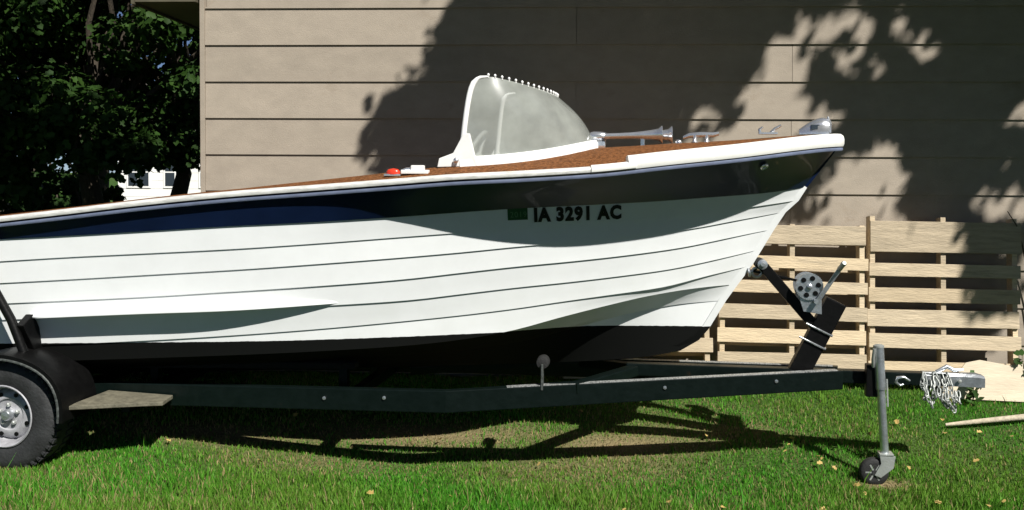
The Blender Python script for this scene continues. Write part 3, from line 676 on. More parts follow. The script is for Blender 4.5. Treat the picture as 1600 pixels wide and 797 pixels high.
# axle, springs, wheels, fenders
AX = (-2.81, .443)
MB().beam(P3(AX[0], .80, AX[1]), P3(AX[0], -.80, AX[1]), .055, .055).build('axle', 'black_steel', tr, bevel=.004)
for sd in (1, -1):
    for q in range(3):
        ln = .34-.07*q
        MB().tube([P3(AX[0]-ln, sd*.62, AX[1]+.075-.012*q), P3(AX[0], sd*.62, AX[1]+.02-.014*q), P3(AX[0]+ln, sd*.62, AX[1]+.075-.012*q)], .012, 6).build('leaf_spring', 'black_steel', tr)
    whl = empty('wheel', P3(AX[0], sd*.84, AX[1])); whl.parent = tr
    if sd < 0: whl.rotation_euler = (0, 0, math.pi)
    # local: outer side towards -y
    prof = [(.170, .085), (.200, .098), (.260, .104), (.300, .094), (.322, .070), (.328, .035), (.329, 0), (.328, -.035), (.322, -.070), (.300, -.094), (.260, -.104), (.200, -.098), (.170, -.085), (.160, 0), (.170, .085)]
    ty = MB().lathe(prof, (0, 0, 0), (0, -1, 0), 64, False).build('tyre', 'tyre_rubber', whl, smooth=50, weld=True)
    lug = MB()
    for i in range(44):
        a = 2*math.pi*i/44
        for yy, da in ((-.055, 0), (.055, .5)):
            aa = a+da*2*math.pi/44; M = Matrix.Rotation(-aa, 3, 'Y')
            lug.box(M @ Vector((.3275, yy, 0)), (.010, .052, .028), M)
        for yy in (-.0815, .0815):
            M = Matrix.Rotation(-a, 3, 'Y'); lug.box(M @ Vector((.312, yy*1.03, 0)), (.022, .012, .016), M)
    lug.build('tread', 'tyre_rubber', ty)['kind'] = 'stuff'
    MB().lathe([(.176, .092), (.182, .100), (.176, .104), (.166, .096), (.160, .070), (.152, .035), (.146, .02)], (0, 0, 0), (0, -1, 0), 48, False).build('rim', 'rim_white', whl, smooth=40)
    dm = MB(); dm.lathe([(.147, .022), (.135, .040), (.105, .052), (.092, .050), (.086, .040), (.040, .040), (.034, .044)], (0, 0, 0), (0, -1, 0), 48, False)
    dk = dm.build('wheel_disc', 'rim_white', whl, smooth=35)
    for i in range(8):
        a = 2*math.pi*(i+.5)/8
        MB().lathe([(.013, .0), (.013, .004)], (math.cos(a)*.122, -.0475, math.sin(a)*.122), (0, -1, 0), 14).build('vent_hole', 'black_steel', dk)
    for i in range(5):
        a = 2*math.pi*i/5+.3
        MB().lathe([(.0125, .036), (.0125, .058), (.006, .063), (0, .063)], (math.cos(a)*.057, 0, math.sin(a)*.057), (0, -1, 0), 6).build('lug_nut', 'zinc_dull', dk)
    MB().lathe([(.034, .038), (.032, .075), (.026, .084), (0, .086)], (0, 0, 0), (0, -1, 0), 24).build('hub_cap', 'zinc', dk, smooth=40)
    # fender
    fr = []
    for i in range(29):
        a = R(-2+184*i/28); r_ = .392+.03*math.exp(-((a-R(35))/.5)**2); u, w_ = AX[0]+r_*math.cos(a), AX[1]+r_*math.sin(a)*.93
        u2, w2 = AX[0]+(r_-.03)*math.cos(a), AX[1]+(r_-.03)*math.sin(a)*.93
        fr.append([P3(u2, sd*.985, w2), P3(u, sd*.985, w_), P3(u, sd*.96, w_+.006), P3(u, sd*.66, w_+.006), P3(u, sd*.645, w_)])
    fe = MB().grid(fr).build('fender', 'black_steel', tr, smooth=40)
    MB().tube([r_[0] for r_ in fr], .007, 6).build('fender_lip', 'trailer_worn', fe)
    MB().prism([P3(-2.43, sd*.93, .492), P3(-2.36, sd*.60, .515), P3(-1.95, sd*.60, .50), P3(-1.93, sd*.76, .497), P3(-2.05, sd*.80, .497)], (0, 0, .022)).build('step_plate', 'step_plate', tr, bevel=.004)
    MB().beam(P3(-2.15, sd*.57, .47), P3(-2.15, sd*.78, .475), .05, .04).build('step_bracket', 'trailer_paint', tr)
    # guide post at the stern
    MB().beam(P3(-2.735, sd*.70, .76), P3(-2.745, sd*.83, .985), .11, .05, (1, 0, 0)).build('guide_bracket', 'black_steel', tr, bevel=.006)
    MB().tube([P3(-2.73, sd*.86, .80), P3(-2.80, sd*.87, .99), P3(-2.90, sd*.88, 1.17), P3(-3.05, sd*.90, 1.62)], .026, 12).build('guide_post', 'black_steel', tr, smooth=50)
# winch post
post = MB().beam(P3(1.745, 0, .655), P3(1.962, 0, 1.10), .075, .125, (1, 0, 0)).build('winch_post', 'black_steel', tr, bevel=.008)
for a in (.42, .60):
    c = P3(1.745, 0, .655).lerp(P3(1.962, 0, 1.10), a); d_ = (P3(1.962, 0, 1.10)-P3(1.745, 0, .655)).normalized(); s_ = Vector((d_.z, 0, -d_.x))
    MB().tube([c+s_*.085+Vector((0, .05, 0)), c+s_*.066+Vector((0, -.043, 0)), c-s_*.066+Vector((0, -.043, 0)), c-s_*.10+Vector((0, -.043, 0))], .0065, 8).build('u_bolt', 'zinc', post, smooth=60)
MB().beam(P3(1.855, 0, .93), P3(1.535, 0, 1.300), .055, .062, (1, 0, 0)).build('winch_arm', 'black_steel', tr, bevel=.006)
MB().lathe([(.014, -.05), (.032, -.045), (.024, 0), (.032, .045), (.014, .05)], P3(1.512, 0, 1.318), (0, 1, 0), 20).build('bow_stop', 'rubber', tr, smooth=50)
for sd in (1, -1): MB().lathe([(.030, 0), (.030, .006), (.012, .010), (.012, .018), (0, .018)], P3(1.525, sd*.052, 1.315), (0, -sd, 0), 16).build('roller_bolt', 'zinc', tr, smooth=40)
MB().beam(P3(1.52, 0, 1.31), P3(1.475, 0, 1.265), .012, .012).build('winch_hook', 'black_steel', tr)
MB().tube([P3(1.81, 0, 1.20), P3(1.65, 0, 1.235), P3(1.48, 0, 1.268)], .008, 6).build('winch_strap', 'black_steel', tr)
wi = empty('winch', P3(1.795, .0, 1.19)); wi.parent = tr
for y in (-.062, .062):
    pl = [(math.cos(a)*.075, y, math.sin(a)*.075) for a in [R(-20+220*i/16) for i in range(17)]]+[(-.03, y, -.15), (.075, y, -.165)]
    MB().prism(pl, (0, .005 if y > 0 else -.005, 0)).build('side_plate', 'zinc', wi, bevel=.0015)
gear = MB()
ng = 40; gp = []
for i in range(ng*2):
    a = 2*math.pi*i/(ng*2); r_ = .083 if i % 2 else .077; gp.append((math.cos(a)*r_, -.078, math.sin(a)*r_))
gear.prism(gp, (0, .009, 0)); gb = gear.build('drive_gear', 'zinc', wi)
for i in range(6):
    a = 2*math.pi*i/6+.2; MB().lathe([(.015, 0), (.015, .003)], (math.cos(a)*.052, -.079, math.sin(a)*.052), (0, -1, 0), 12).build('gear_hole', 'black_steel', gb)
MB().lathe([(.016, 0), (.016, .012), (.009, .016), (0, .017)], (0, -.079, 0), (0, -1, 0), 12).build('gear_hub', 'zinc', gb)
MB().lathe([(.035, -.058), (.035, .058)], (0, 0, 0), (0, 1, 0), 20).build('drum', 'zinc_dull', wi, smooth=50)
MB().lathe([(.013, 0), (.013, .03), (0, .03)], (.035, -.08, -.085), (0, -1, 0), 12).build('pinion', 'zinc', wi, smooth=50)
MB().beam((.035, -.105, -.095), (.165, -.118, .115), .006, .026, (1, 0, 0)).build('crank_arm', 'zinc', wi, bevel=.002)
MB().lathe([(.010, 0), (.015, .01), (.014, .05), (.016, .085), (.010, .095), (0, .096)], (.160, -.115, .108), (.1, -.6, .35), 14).build('crank_grip', 'zinc_dull', wi, smooth=50)
# jack
jk = empty('tongue_jack', P3(2.205, .11, 0)); jk.parent = tr
def J(u, v, w_): return (u-2.205, -(v-.11), w_)
MB().tube([J(2.187, .11, .845), J(2.203, .11, .60)], .0285, 20).build('outer_tube', 'zinc', jk, smooth=60)
MB().tube([J(2.202, .11, .61), J(2.232, .11, .215)], .0235, 20).build('inner_tube', 'zinc', jk, smooth=60)
MB().lathe([(.031, 0), (.031, .012), (.02, .018), (0, .02)], J(2.1865, .11, .845), (-.06, 0, 1), 18).build('tube_cap', 'zinc_dull', jk, smooth=50)
MB().box(J(2.165, .075, .645), (.085, .06, .19)).build('swivel_bracket', 'black_steel', jk, bevel=.006)
MB().tube([J(2.158, .11, .73), J(2.152, .13, .78), J(2.158, .135, .84)], .010, 8).build('pull_pin', 'zinc_dull', jk, smooth=50)
MB().tube([J(2.236, .11, .66), J(2.243, .115, .50)], .005, 8).build('crank_rod', 'zinc_dull', jk, smooth=50)
for sd in (.036, -.036):
    pl = [J(2.195, .11+sd, .225), J(2.285, .11+sd, .215), J(2.275, .11+sd, .145), J(2.205, .11+sd, .085), J(2.17, .11+sd, .10), J(2.205, .11+sd, .17)]
    MB().prism(pl, (0, .005, 0)).build('caster_fork', 'zinc_dull', jk, bevel=.0015)
MB().box(J(2.235, .11, .222), (.08, .078, .010)).build('caster_plate', 'zinc_dull', jk, bevel=.002)
cw = MB().lathe([(.050, -.026), (.072, -.026), (.082, -.016), (.085, 0), (.082, .016), (.072, .026), (.050, .026)], J(2.172, .11, .112), (0, 1, 0), 36).build('caster_tyre', 'rubber', jk, smooth=50)
MB().lathe([(.052, -.022), (.045, -.012), (.018, -.012), (.016, -.03), (0, -.03)], J(2.172, .11, .112), (0, 1, 0), 24).build('caster_hub', 'tyre_rubber', jk, smooth=40)
for i in range(6):
    a = 2*math.pi*i/6; c = Vector(J(2.172, .11, .112))
    MB().beam(c+Vector((math.cos(a)*.016, -.022, math.sin(a)*.016)), c+Vector((math.cos(a)*.052, -.022, math.sin(a)*.052)), .009, .009, (0, 1, 0)).build('caster_spoke', 'zinc_dull', jk)
# coupler
cp = empty('coupler', P3(2.60, 0, .650)); cp.parent = tr
rws = []
for i in range(11):
    a = i/10; x = -.14+.34*a; hw = .045-.010*math.sin(a*math.pi)+(.004 if a > .75 else 0); hh = .042-.004*a if a < .95 else .030
    rws.append([(x, -hw, -.035), (x, -hw, hh*.6), (x, -hw*.6, hh), (x, hw*.6, hh), (x, hw, hh*.6), (x, hw, -.035), (x, -hw, -.035)])
m = MB().grid(rws); m.f += [tuple(range(6)), tuple(range(len(m.v)-7, len(m.v)-1))]; m.build('coupler_body', 'zinc', cp, smooth=35, weld=True)
MB().tube([(-.06, 0, .04), (.0, 0, .075), (.04, 0, .055), (.09, 0, .060)], [.012, .014, .012, .009], 8).build('latch_lever', 'zinc', cp, smooth=60)
for x in (-.10, -.02, .06): MB().lathe([(.011, 0), (.011, .010), (0, .012)], (x, -.044, .0), (0, -1, 0), 6).build('coupler_bolt', 'zinc_dull', cp)
# safety chain in a heap over the tongue
ch = empty('safety_chain', P3(2.50, .05, .65)); ch.parent = tr
lp = [(math.cos(a)*.010*1.0, 0, math.sin(a)*.010) for a in [0]]
link_pts = [(.013+.009*math.cos(a), 0, .009*math.sin(a)) for a in [R(-90+180*i/8) for i in range(9)]]+[(-.013+.009*math.cos(a), 0, .009*math.sin(a)) for a in [R(90+180*i/8) for i in range(9)]]
link_me = MB().tube(link_pts, .0042, 6, closed=True).mesh('chain_link', smooth=80)
def chain(P, step=.031):
    k = 0; acc = 0
    for a, b in zip(P[:-1], P[1:]):
        a, b = Vector(a), Vector(b); L = (b-a).length; n_ = max(1, round(L/step))
        for i in range(n_):
            p = a.lerp(b, (i+.5)/n_); q = (b-a).to_track_quat('X', 'Z') @ Matrix.Rotation(R(90*(k % 2)+random.uniform(-20, 20)), 3, 'X').to_quaternion()
            o = link('chain_link', link_me, 'zinc_dull', ch, p); o.rotation_mode = 'QUATERNION'; o.rotation_quaternion = q; k += 1
for k in range(7):
    x0 = -.075+.026*k; dp = [.09, .12, .10, .14, .155, .15, .11][k]
    jt = lambda a=.016: random.uniform(-a, a)
    chain([(x0+jt(), -.05+jt(.01), .055-.012*(k % 3)), (x0+.012+jt(), -.07+jt(.012), -.005+jt()), (x0+.022+jt(.022), -.085+jt(.012), -dp*.55+jt()), (x0+.04+jt(.02), -.075+jt(.015), -dp+jt(.02)), (x0+.055+jt(.02), -.045+jt(.012), -dp*.45+jt(.03))])
hk = MB().tube([(-.13, -.035, .0), (-.165, -.042, .022), (-.20, -.042, .018), (-.21, -.042, -.01), (-.185, -.042, -.028), (-.165, -.042, -.02)], [.007, .009, .010, .010, .009, .006], 8).build('chain_hook', 'zinc', ch, smooth=60)

# ------------------------------------------------------------------ sticks, weeds, fallen leaves
def stick(P, r, label):
    pts = [Vector((x, y, float(gz(x, y))+z)) for x, y, z in P]; base = pts[0].copy()
    o = MB().tube([p-base for p in pts], r, 8).build('fallen_branch', 'stick', None, smooth=60, loc=base); tag(o, label, 'branch', 'fallen branches on the lawn')
    return o
stick([(2.86, 6.27, .035), (3.03, 6.30, .045), (3.2, 6.33, .05), (3.45, 6.36, .05), (3.9, 6.45, .05), (4.4, 6.5, .04)], [.010, .016, .018, .021, .022, .022], 'long pale barkless branch lying in the grass right of the jack')
stick([(3.42, 6.72, .03), (3.50, 6.73, .035), (3.62, 6.71, .035), (3.85, 6.68, .03)], [.018, .022, .017, .015], 'short dark stick lying near the foot of the pallets')

def leaf_mesh(name, P, N, size, colr, aspect=0.75, mname='leaves'):
    """folded six-point leaves at points P with normals N"""
    n = len(P); N = N/np.linalg.norm(N, axis=1, keepdims=True)
    r_ = rng.normal(size=(n, 3)); T = np.cross(N, r_); T /= np.linalg.norm(T, axis=1, keepdims=True); B = np.cross(N, T)
    s = size[:, None]
    V = np.empty((n, 8, 3))
    out = [(-.5, 0, 0), (-.22, .42, .05), (-.02, .26, .03), (.20, .36, .04), (.55, 0, -.06), (.20, -.36, .04), (-.02, -.26, .03), (-.22, -.42, .05)]
    for i, (a, b, c) in enumerate(out): V[:, i] = P+s*(T*a+B*(b*aspect*1.25)+N*c)
    me = bpy.data.meshes.new(name); me.vertices.add(n*8); me.vertices.foreach_set('co', V.ravel())
    b = np.arange(n)[:, None]*8
    L = np.concatenate([b+np.array([[0, 4, 3, 2, 1]]), b+np.array([[0, 7, 6, 5, 4]])], 1).ravel()
    me.loops.add(len(L)); me.loops.foreach_set('vertex_index', L.astype(np.int32))
    me.polygons.add(n*2); me.polygons.foreach_set('loop_start', (np.arange(n*2)*5).astype(np.int32)); me.update(calc_edges=True)
    ca = me.color_attributes.new('Col', 'FLOAT_COLOR', 'POINT')
    ca.data.foreach_set('color', np.repeat(np.concatenate([colr, np.ones((n, 1))], 1), 8, 0).ravel().astype(np.float32))
    me.materials.append(MATS[mname]); return me

lf = []
for k in range(3):
    mb = MB(); a = [(0, 0), (.012, .018), (.03, .014), (.036, .026), (.055, .004), (.037, -.022), (.03, -.012), (.013, -.018)]
    cu = [.004, .012, .004][k]
    mb.add([(x-.025, y, .004+cu*abs(y)/.02+x*.1*k) for x, y in a], [(0, 1, 2, 3, 4), (0, 4, 5, 6, 7)]); lf.append(mb.mesh('fallen_leaf'))
spots = []
for i in range(44):
    x = random.uniform(-2.2, 3.3) if i > 20 else random.uniform(.5, 3.2); y = random.uniform(5.05, 6.4); spots.append((x, y))
for x, y in spots:
    o = link('fallen_leaf', random.choice(lf), 'dry_leaf', None, (x, y, float(gz(x, y))+random.uniform(.028, .05)), (random.uniform(-.6, .6), random.uniform(-.6, .6), random.uniform(0, 6.28)))
    s = random.uniform(.45, .9); o.scale = (s, s, s); tag(o, 'small dry yellow leaf fallen in the grass', 'leaf', 'dry leaves in the grass')

def weed(loc, h, nst, label, seed):
    r2 = random.Random(seed); o = empty('weed', loc); tag(o, label, 'weed', 'weeds by the house wall')
    for k in range(nst):
        a = r2.uniform(0, 6.28); ln = h*r2.uniform(.6, 1.0); q = [Vector((0.02*math.cos(a), .02*math.sin(a), 0))]
        for j in range(1, 6): q.append(Vector((math.cos(a)*ln*.35*(j/5)**1.6, math.sin(a)*ln*.2*(j/5)**1.6, ln*j/5)))
        st_ = MB().tube(q, [.004, .004, .003, .003, .002, .0015], 5).build('stem', 'weed_stem', o)
        Pn, Nn = [], []
        for j in range(1, 6):
            for e in range(2):
                Pn.append(q[j]+Vector((r2.uniform(-.04, .04), r2.uniform(-.04, .04), r2.uniform(-.02, .02)))); Nn.append((r2.uniform(-1, 1), r2.uniform(-1, .2), r2.uniform(.2, 1)))
        n_ = len(Pn); cc = np.array([[.04, .09, .02]])*rng.uniform(.6, 1.4, (n_, 1))
        link('leaf_spray', leaf_mesh('leaf_spray', np.array([tuple(p) for p in Pn]), np.array(Nn), rng.uniform(.04, .075, n_), cc, mname='weed_leaves'), None, st_)
mat('weed_stem', (.06, .08, .03), .7, var=.2)
p = on_wall(6.02, .33, .30); weed(p, .34, 4, 'dark leafy weed growing at the right end of the pallets', 3)
p = on_wall(6.28, .25, .31); weed(p, .45, 4, 'taller weed against the siding at the right edge', 5)
p = on_wall(5.62, .50, .29); weed(p, .17, 2, 'small weed in front of the plywood offcut', 8)

vb = Vector(on_wall(5.93, .26, 1.60)); vp = [Vector(on_wall(a, b, c))-vb for a, b, c in ((5.93, .26, 1.60), (6.02, .20, 1.50), (6.10, .12, 1.36), (6.17, .07, 1.15), (6.20, .05, .9), (6.24, .06, .6), (6.27, .1, .32))]
tag(MB().tube(vp, [.003, .004, .005, .005, .006, .006, .007], 6).build('vine_stem', 'bark', None, smooth=60, loc=vb), 'thin bare vine stem against the siding just right of the pallets', 'vine')
# ------------------------------------------------------------------ trees
def limb(mb, a, b, r0, r1, n=6, wob=.12, seg=8):
    a, b = Vector(a), Vector(b); P = []
    for i in range(n+1):
        t = i/n; e = (b-a).length*wob*math.sin(math.pi*t)
        P.append(a.lerp(b, t)+Vector((random.uniform(-1, 1)*e*.4, random.uniform(-1, 1)*e*.4, e*.5)))
    mb.tube(P, [r0+(r1-r0)*i/n for i in range(n+1)], seg)
def tree(loc, h, crown_c, crown_r, nleaf, size, colA, colB, label, trunk_r=.16, nclump=70, low=None, group='trees beyond the house corner', fill=.0):
    o = empty('tree', loc); tag(o, label, 'tree', group)
    mb = MB(); limb(mb, (0, 0, -.1), (random.uniform(-.2, .2), random.uniform(-.2, .2), h*.6), trunk_r, trunk_r*.5, 8, .05, 12)
    cs = []
    for k in range(nclump):
        d_ = rng.normal(size=3); d_ /= np.linalg.norm(d_); rr = rng.uniform(.45, 1.0)**.6
        c = np.array(crown_c)+d_*np.array(crown_r)*rr
        if low is not None and c[2] < low: c[2] = low+rng.uniform(0, .6)
        cs.append(c)
    cs = np.array(cs)
    for k in range(0, nclump, 5): limb(mb, (0, 0, h*.3+random.uniform(0, h*.25)), cs[k], trunk_r*.3, .02, 5, .1, 6)
    mb.build('trunk', 'bark', o, smooth=60)
    idx_ = rng.integers(0, nclump, nleaf); rad = rng.uniform(.35, .75, nclump)*min(crown_r)*.36
    d_ = rng.normal(size=(nleaf, 3)); d_ /= np.linalg.norm(d_, axis=1, keepdims=True)
    P = cs[idx_]+d_*(rad[idx_]*rng.uniform(.3, 1.0, nleaf)**.5)[:, None]*np.array([1.15, 1.15, .75])
    N = d_*.6+rng.normal(size=(nleaf, 3))*.45+np.array([0.1, -.25, .55])
    t = rng.uniform(0, 1, (nleaf, 1))*.6+.4*rng.uniform(0, 1, nclump)[idx_][:, None]
    c = (np.array(colA)*(1-t)+np.array(colB)*t)*rng.uniform(.75, 1.25, (nleaf, 1))
    cr = link('crown', leaf_mesh('crown', P, N, rng.uniform(.7, 1.3, nleaf)*size, c), None, o); cr['kind'] = 'stuff'
    return o
GA, GB = (.012, .036, .006), (.036, .078, .013)
tree((-5.75, 13.2, .3), 5, (0, 0, 3.6), (2.6, 2.0, 2.3), 20000, .105, GA, GB, 'broad dark green tree with its trunk in the gap over the stern', .17, 130, low=1.65)
tree((-4.90, 14.2, .3), 5, (.3, 0, 3.9), (2.2, 2.0, 2.5), 18000, .105, GA, GB, 'dark green tree nearest the house corner', .15, 120, low=1.7)
tree((-8.3, 12.6, .3), 5, (.2, 0, 3.0), (2.3, 2.0, 2.7), 15000, .12, GA, GB, 'dark green tree at the left edge of the picture', .2, 120, low=.75)
tree((-12.9, 26, .3), 6, (0, 0, 2.9), (2.2, 1.5, 2.7), 9000, .16, GA, (.022, .05, .010), 'low dense tree far back at the left, beyond the shrubs', .2, 110, low=.4)
tree((-15.8, 25, .3), 6, (0, 0, 3.1), (2.4, 1.5, 2.9), 9000, .16, GA, (.022, .05, .010), 'dense far tree partly cut by the left edge of the picture', .2, 110, low=.4)
tree((-8.0, 18.5, .3), 8, (0, 0, 5.0), (4.6, 2.5, 3.6), 13000, .18, GA, (.022, .05, .010), 'taller tree behind the two dark green trees', .25, 120, low=2.2)

for k, (x, y, hh, lb) in enumerate(((-8.9, 16.5, 1.5, 'dark shrub at the far left, under the trees'), (-7.6, 17.2, 1.35, 'dark shrub beside the bright driveway, left of the thick trunk'), (-10.3, 17.5, 1.7, 'dark shrub partly cut by the left edge of the picture'))):
    o = tree((x, y, .3), 1.2, (0, 0, hh*.55), (.95, .7, hh*.55), 3500, .10, GA, GB, lb, .05, 40, group='shrubs under the trees'); o.name = 'shrub'; o['category'] = 'shrub'
# the shade tree to the right of the boat, whose crown shades the wall
def wall_pt(s, z): return Vector(on_wall(s, 0, z))
GAPS = [(5.85, .38, .45, .16, .97), (3.75, 2.25, 0.15, 0.14, 0.85), (4.45, 2.27, 0.28, 0.16, 0.90), (4.39, 2.65, 0.14, 0.21, 0.85), (4.94, 2.94, 0.12, 0.14, 0.85), (5.23, 2.94, 0.09, 0.15, 0.80), (5.41, 2.79, 0.12, 0.16, 0.80), (4.94, 2.65, 0.20, 0.12, 0.70), (5.06, 1.83, 0.26, 0.27, 0.95), (5.36, 2.34, 0.10, 0.07, 0.60), (5.98, 1.63, 0.23, 0.13, 0.95), (6.09, 2.30, 0.12, 0.14, 0.60), (4.47, 0.92, 0.61, 0.52, 0.95), (5.24, 1.02, 0.23, 0.57, 0.95), (3.32, 3.01, 0.08, 0.07, 0.70), (3.75, 2.63, 0.07, 0.09, 0.70), (4.75, 2.20, 0.14, 0.09, 0.50), (4.18, 2.44, 0.07, 0.09, 0.60), (2.74, 2.96, 0.05, 0.06, 0.60)]
GAPS = [(a, b, c*1.08, d_, 1-(1-e)*.3) for a, b, c, d_, e in GAPS]+[(random.uniform(2.0, 6.1), random.uniform(1.9, 3.1), random.uniform(.03, .07), random.uniform(.04, .08), .96) for _ in range(26)]
def shade_tree():
    base = Vector((7.2, 2.6, float(gz(7.2, 2.6))))
    o = empty('shade_tree', base); tag(o, 'large leafy shade tree standing right of the trailer, shading the siding', 'tree')
    E_ = [  # (s, z, rs, rz, weight) patches of shade on the wall
    (2.62, 2.97, .46, .42, 1), (3.1, 2.9, .8, .5, 1), (2.35, 2.5, .5, .32, 1), (1.88, 2.18, .46, .26, .9), (2.85, 2.35, .55, .36, 1), (3.55, 2.85, .6, .42, 1), (3.72, 2.5, .22, .26, .7),
    (4.05, 3.0, .4, .2, .7), (3.35, 2.45, .45, .32, 1), (1.58, 2.09, .2, .18, .8), (1.95, 2.8, .17, .10, .7), (2.15, 2.65, .3, .25, .9), (3.82, 2.34, .15, .12, .5),
    (4.92, 2.32, .28, .22, .9), (4.62, 2.48, .28, .10, .3), (5.55, 2.88, .38, .36, 1), (5.9, 2.80, .42, .45, 1), (5.58, 2.36, .30, .36, 1), (5.45, 1.95, .28, .24, 1), (5.53, 1.70, .30, .18, 1),
    (6.04, 2.02, .18, .2, .8), (4.55, 1.90, .11, .18, .7), (4.47, 1.62, .09, .12, .6), (4.95, 2.06, .2, .1, .7), (4.8, 2.70, .25, .2, .35), (5.1, 2.93, .2, .15, .4), (5.25, 2.45, .15, .2, .3),
    (5.50, 1.42, .18, .08, .5), (5.80, 1.42, .25, .09, .6), (5.70, 1.2, .30, .07, .72), (5.78, 1.02, .28, .10, .72), (5.72, .82, .30, .09, .66), (5.85, .66, .26, .08, .6), (5.48, 1.62, .30, .08, 1), (6.3, 1.6, .1, .3, .4),
    (2.9, 3.5, .9, .35, 1), (4.2, 3.5, .9, .35, 1), (5.5, 3.5, .9, .35, 1), (6.6, 3.2, .6, .6, 1), (6.7, 2.3, .3, .5, .9), (3.6, 4.1, 1.4, .5, .9), (5.5, 4.2, 1.3, .5, .9)]
    P, T0 = [], []
    for (s, z, a, b, wt) in E_:
        nl_ = int(11000*a*b*wt**1.6*3.14/2.2); ncl = max(4, int(nl_/26))
        an = rng.uniform(0, 2*np.pi, ncl); ra = np.sqrt(rng.uniform(0, 1, ncl))*np.where(rng.uniform(0, 1, ncl) < .26, rng.uniform(1.0, 1.5, ncl), .93); cs_, cz_ = s+a*ra*np.cos(an), z+b*ra*np.sin(an)
        td = rng.uniform(5.0, 7.6, ncl)
        ix = rng.integers(0, ncl, nl_)
        off = rng.normal(size=(nl_, 3))*np.array([.075, .075, .06])
        for k in range(nl_):
            i = ix[k]; q = wall_pt(cs_[i], cz_[i])+SUN*float(td[i]); P.append((q.x+off[k, 0], q.y+off[k, 1], q.z+off[k, 2]))
    n_wall = len(P)
    # extra unseen crown over the lawn, added to cut sky light and bounce
    for k in range(420):
        d_ = rng.normal(size=3); d_ /= np.linalg.norm(d_); c = np.array([4.5, -3.6, 6.0])+d_*np.array([7.5, 3.6, 3.2])*rng.uniform(.1, 1)**.4
        if c[1]+.8*c[2] > 4.6 or c[2] < 2.9 or (c[2] < 4.2 and abs(c[0]) < 2.5 and c[1] > -2): continue
        P += [tuple(c+o_) for o_ in rng.normal(size=(70, 3))*np.array([.42, .42, .3])]
    for k in range(260):  # unseen leaves higher up, added to block the upper sky
        q = wall_pt(rng.uniform(-2, 9), rng.uniform(3.9, 8))+SUN*float(rng.uniform(4.5, 8))
        P += [(q.x+o_[0], q.y+o_[1], q.z+o_[2]) for o_ in rng.normal(size=(45, 3))*.22]
    for k in range(300):                                   # unseen crown right of the frame, added to shade the lawn there
        c = np.array([rng.uniform(7, 13), rng.uniform(-1, 6), rng.uniform(3.6, 7.5)])
        if c[0]-.53*c[2] < 5.3: continue
        P += [tuple(c+o_) for o_ in rng.normal(size=(70, 3))*np.array([.4, .4, .3])]
    P = np.array(P)
    # sunny gaps in the crown: (s, z, rs, rz, share of leaves missing)
    Q = P.copy()
    for _ in range(3): k = ((7.39-(Q[:, 0]+2.38)*.05075)-P[:, 1])/(-SUN.y); Q = P-np.array(SUN)*k[:, None]
    ws_, wz_ = (Q[:, 0]+2.3804)/.99871, Q[:, 2]; lose = np.zeros(len(P)); rr_ = rng.uniform(0, 1, len(P))
    for (x, y, rx, ry, pr) in GAPS:
        e_ = ((ws_-x)/rx)**2+((wz_-y)/ry)**2; lose = np.maximum(lose, np.where(e_ < 1, pr, np.where(e_ < 1.5, pr*.5, 0)))
    idx0 = np.arange(len(P)); keep = np.where(idx0 < n_wall, rr_ > lose, ~((P[:, 1]+.8*P[:, 2] > 4.5) & (P[:, 1]+.8*P[:, 2] < 9.95) & (P[:, 0]-.53*P[:, 2] < 4.9)))
    big = (idx0 >= n_wall)[keep]; P = P[keep]; n_ = len(P)
    N = rng.normal(size=(n_, 3))*.6+np.array(SUN)*.8
    t = rng.uniform(0, 1, (n_, 1)); c = np.array([.03, .07, .012])*(1-t)+np.array([.06, .12, .02])*t
    cr = link('crown', leaf_mesh('crown', P-np.array(base), N, rng.uniform(.075, .125, n_)*np.where(big, 2.2, 1.0), c), None, o); cr['kind'] = 'stuff'
    mb = MB(); fork = Vector((-.1, .1, 7.6)); mb.tube([(0, 0, -.2), (0.02, 0, .4), (-.05, .02, 1.6), (.0, .05, 3.5), (-.06, .04, 5.5), fork, (-.2, -.2, 9.0)], [.34, .27, .24, .22, .20, .17, .06], 14)
    for q_ in ((3, -4, 6.5), (0, -5, 6), (8, -3, 6), (10, 2, 6)): limb(mb, (0, 0, 4.2), Vector(q_)-base, .1, .03, 8, .08, 8)
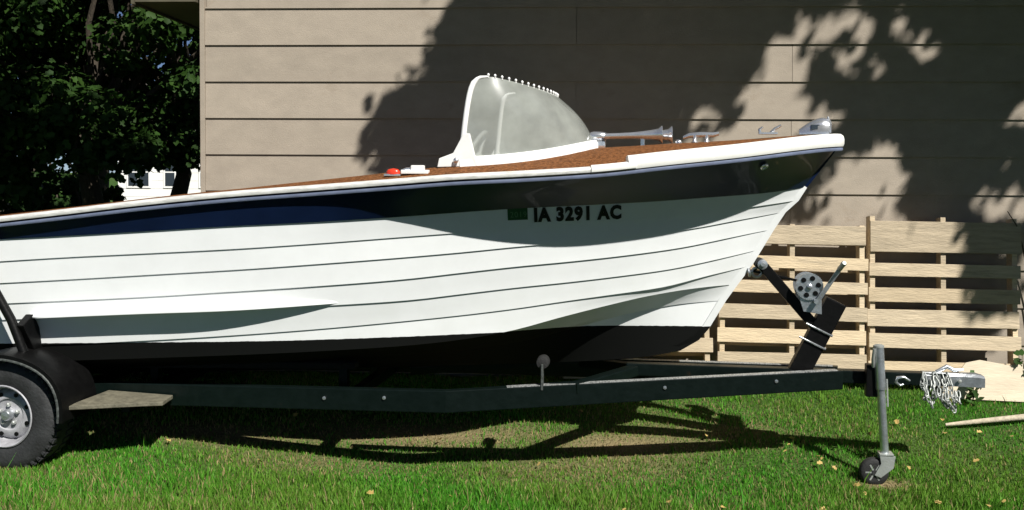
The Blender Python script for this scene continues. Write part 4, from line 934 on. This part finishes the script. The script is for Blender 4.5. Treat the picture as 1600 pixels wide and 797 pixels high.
    for (s, z, tt, r0) in ((2.4, 2.9, 7.2, .09), (3.4, 2.8, 7.0, .10), (2.0, 2.3, 6.9, .07), (4.5, 3.6, 7.0, .09), (5.6, 2.8, 6.6, .08), (5.5, 1.9, 6.6, .06), (5.9, 2.4, 6.4, .06), (4.0, 4.1, 7.6, .1), (5.85, 1.1, 6.2, .04)):
        if s < 5: mid = wall_pt(4.6, 4.6)+SUN*7.2-base
        else: mid = fork
        if s < 5: limb(mb, fork+Vector((0, 0, random.uniform(-.3, .3))), mid, r0*1.2, r0*.8, 6, .06, 8)
        limb(mb, mid, wall_pt(s, z)+SUN*tt-base, r0*.6, .012, 8, .1, 8)
    limb(mb, wall_pt(5.5, 3.5)+SUN*6.6-base, wall_pt(5.05, 2.4)+SUN*6.4-base, .022, .010, 6, .05, 6)
    mb.build('trunk', 'bark', o, smooth=60)
shade_tree()

# ------------------------------------------------------------------ far background seen under the trees
nh = empty('neighbour_house', (-10.6, 30, .3)); tag(nh, 'white neighbouring house glimpsed under the trees', 'house')
for k in range(11):
    MB().box((0, 0, .15+.25*k), (3.4, .06, .243)).build('siding_board', 'neighbour_white', nh)
MB().box((0, 2.6, 1.4), (3.38, 5, 2.8)).build('house_body', 'neighbour_white', nh)
for x in (-1.05, .1, 1.2):
    f = MB().box((x, -.045, 1.55), (.75, .03, 1.0)).build('window', 'neighbour_white', nh)
    for a in (-.17, .17):
        for b in (-.23, .23): MB().box((x+a, -.064, 1.55+b), (.29, .012, .41)).build('pane', 'window_dark', f)
MB().prism([(-2.0, -.4, 2.75), (2.0, -.4, 2.75), (2.0, 2.6, 4.5), (-2.0, 2.6, 4.5)], (0, 0, .12)).build('roof', 'neighbour_roof', nh)
dvw = MB().prism([(-9.5, 18, .318), (-7.2, 18, .318), (-10.2, 29.5, .318), (-13.5, 29.5, .318)], (0, 0, .006)).build('driveway', 'concrete'); tag(dvw, kind='structure')
fc = empty('board_fence', (-14.2, 21, .3)); tag(fc, 'low dark board fence at the far left under the trees', 'fence')
for k in range(26): MB().box((.125*k, 0, .62), (.115, .02, 1.2+random.uniform(-.01, .01))).build('fence_board', 'fence_wood', fc)
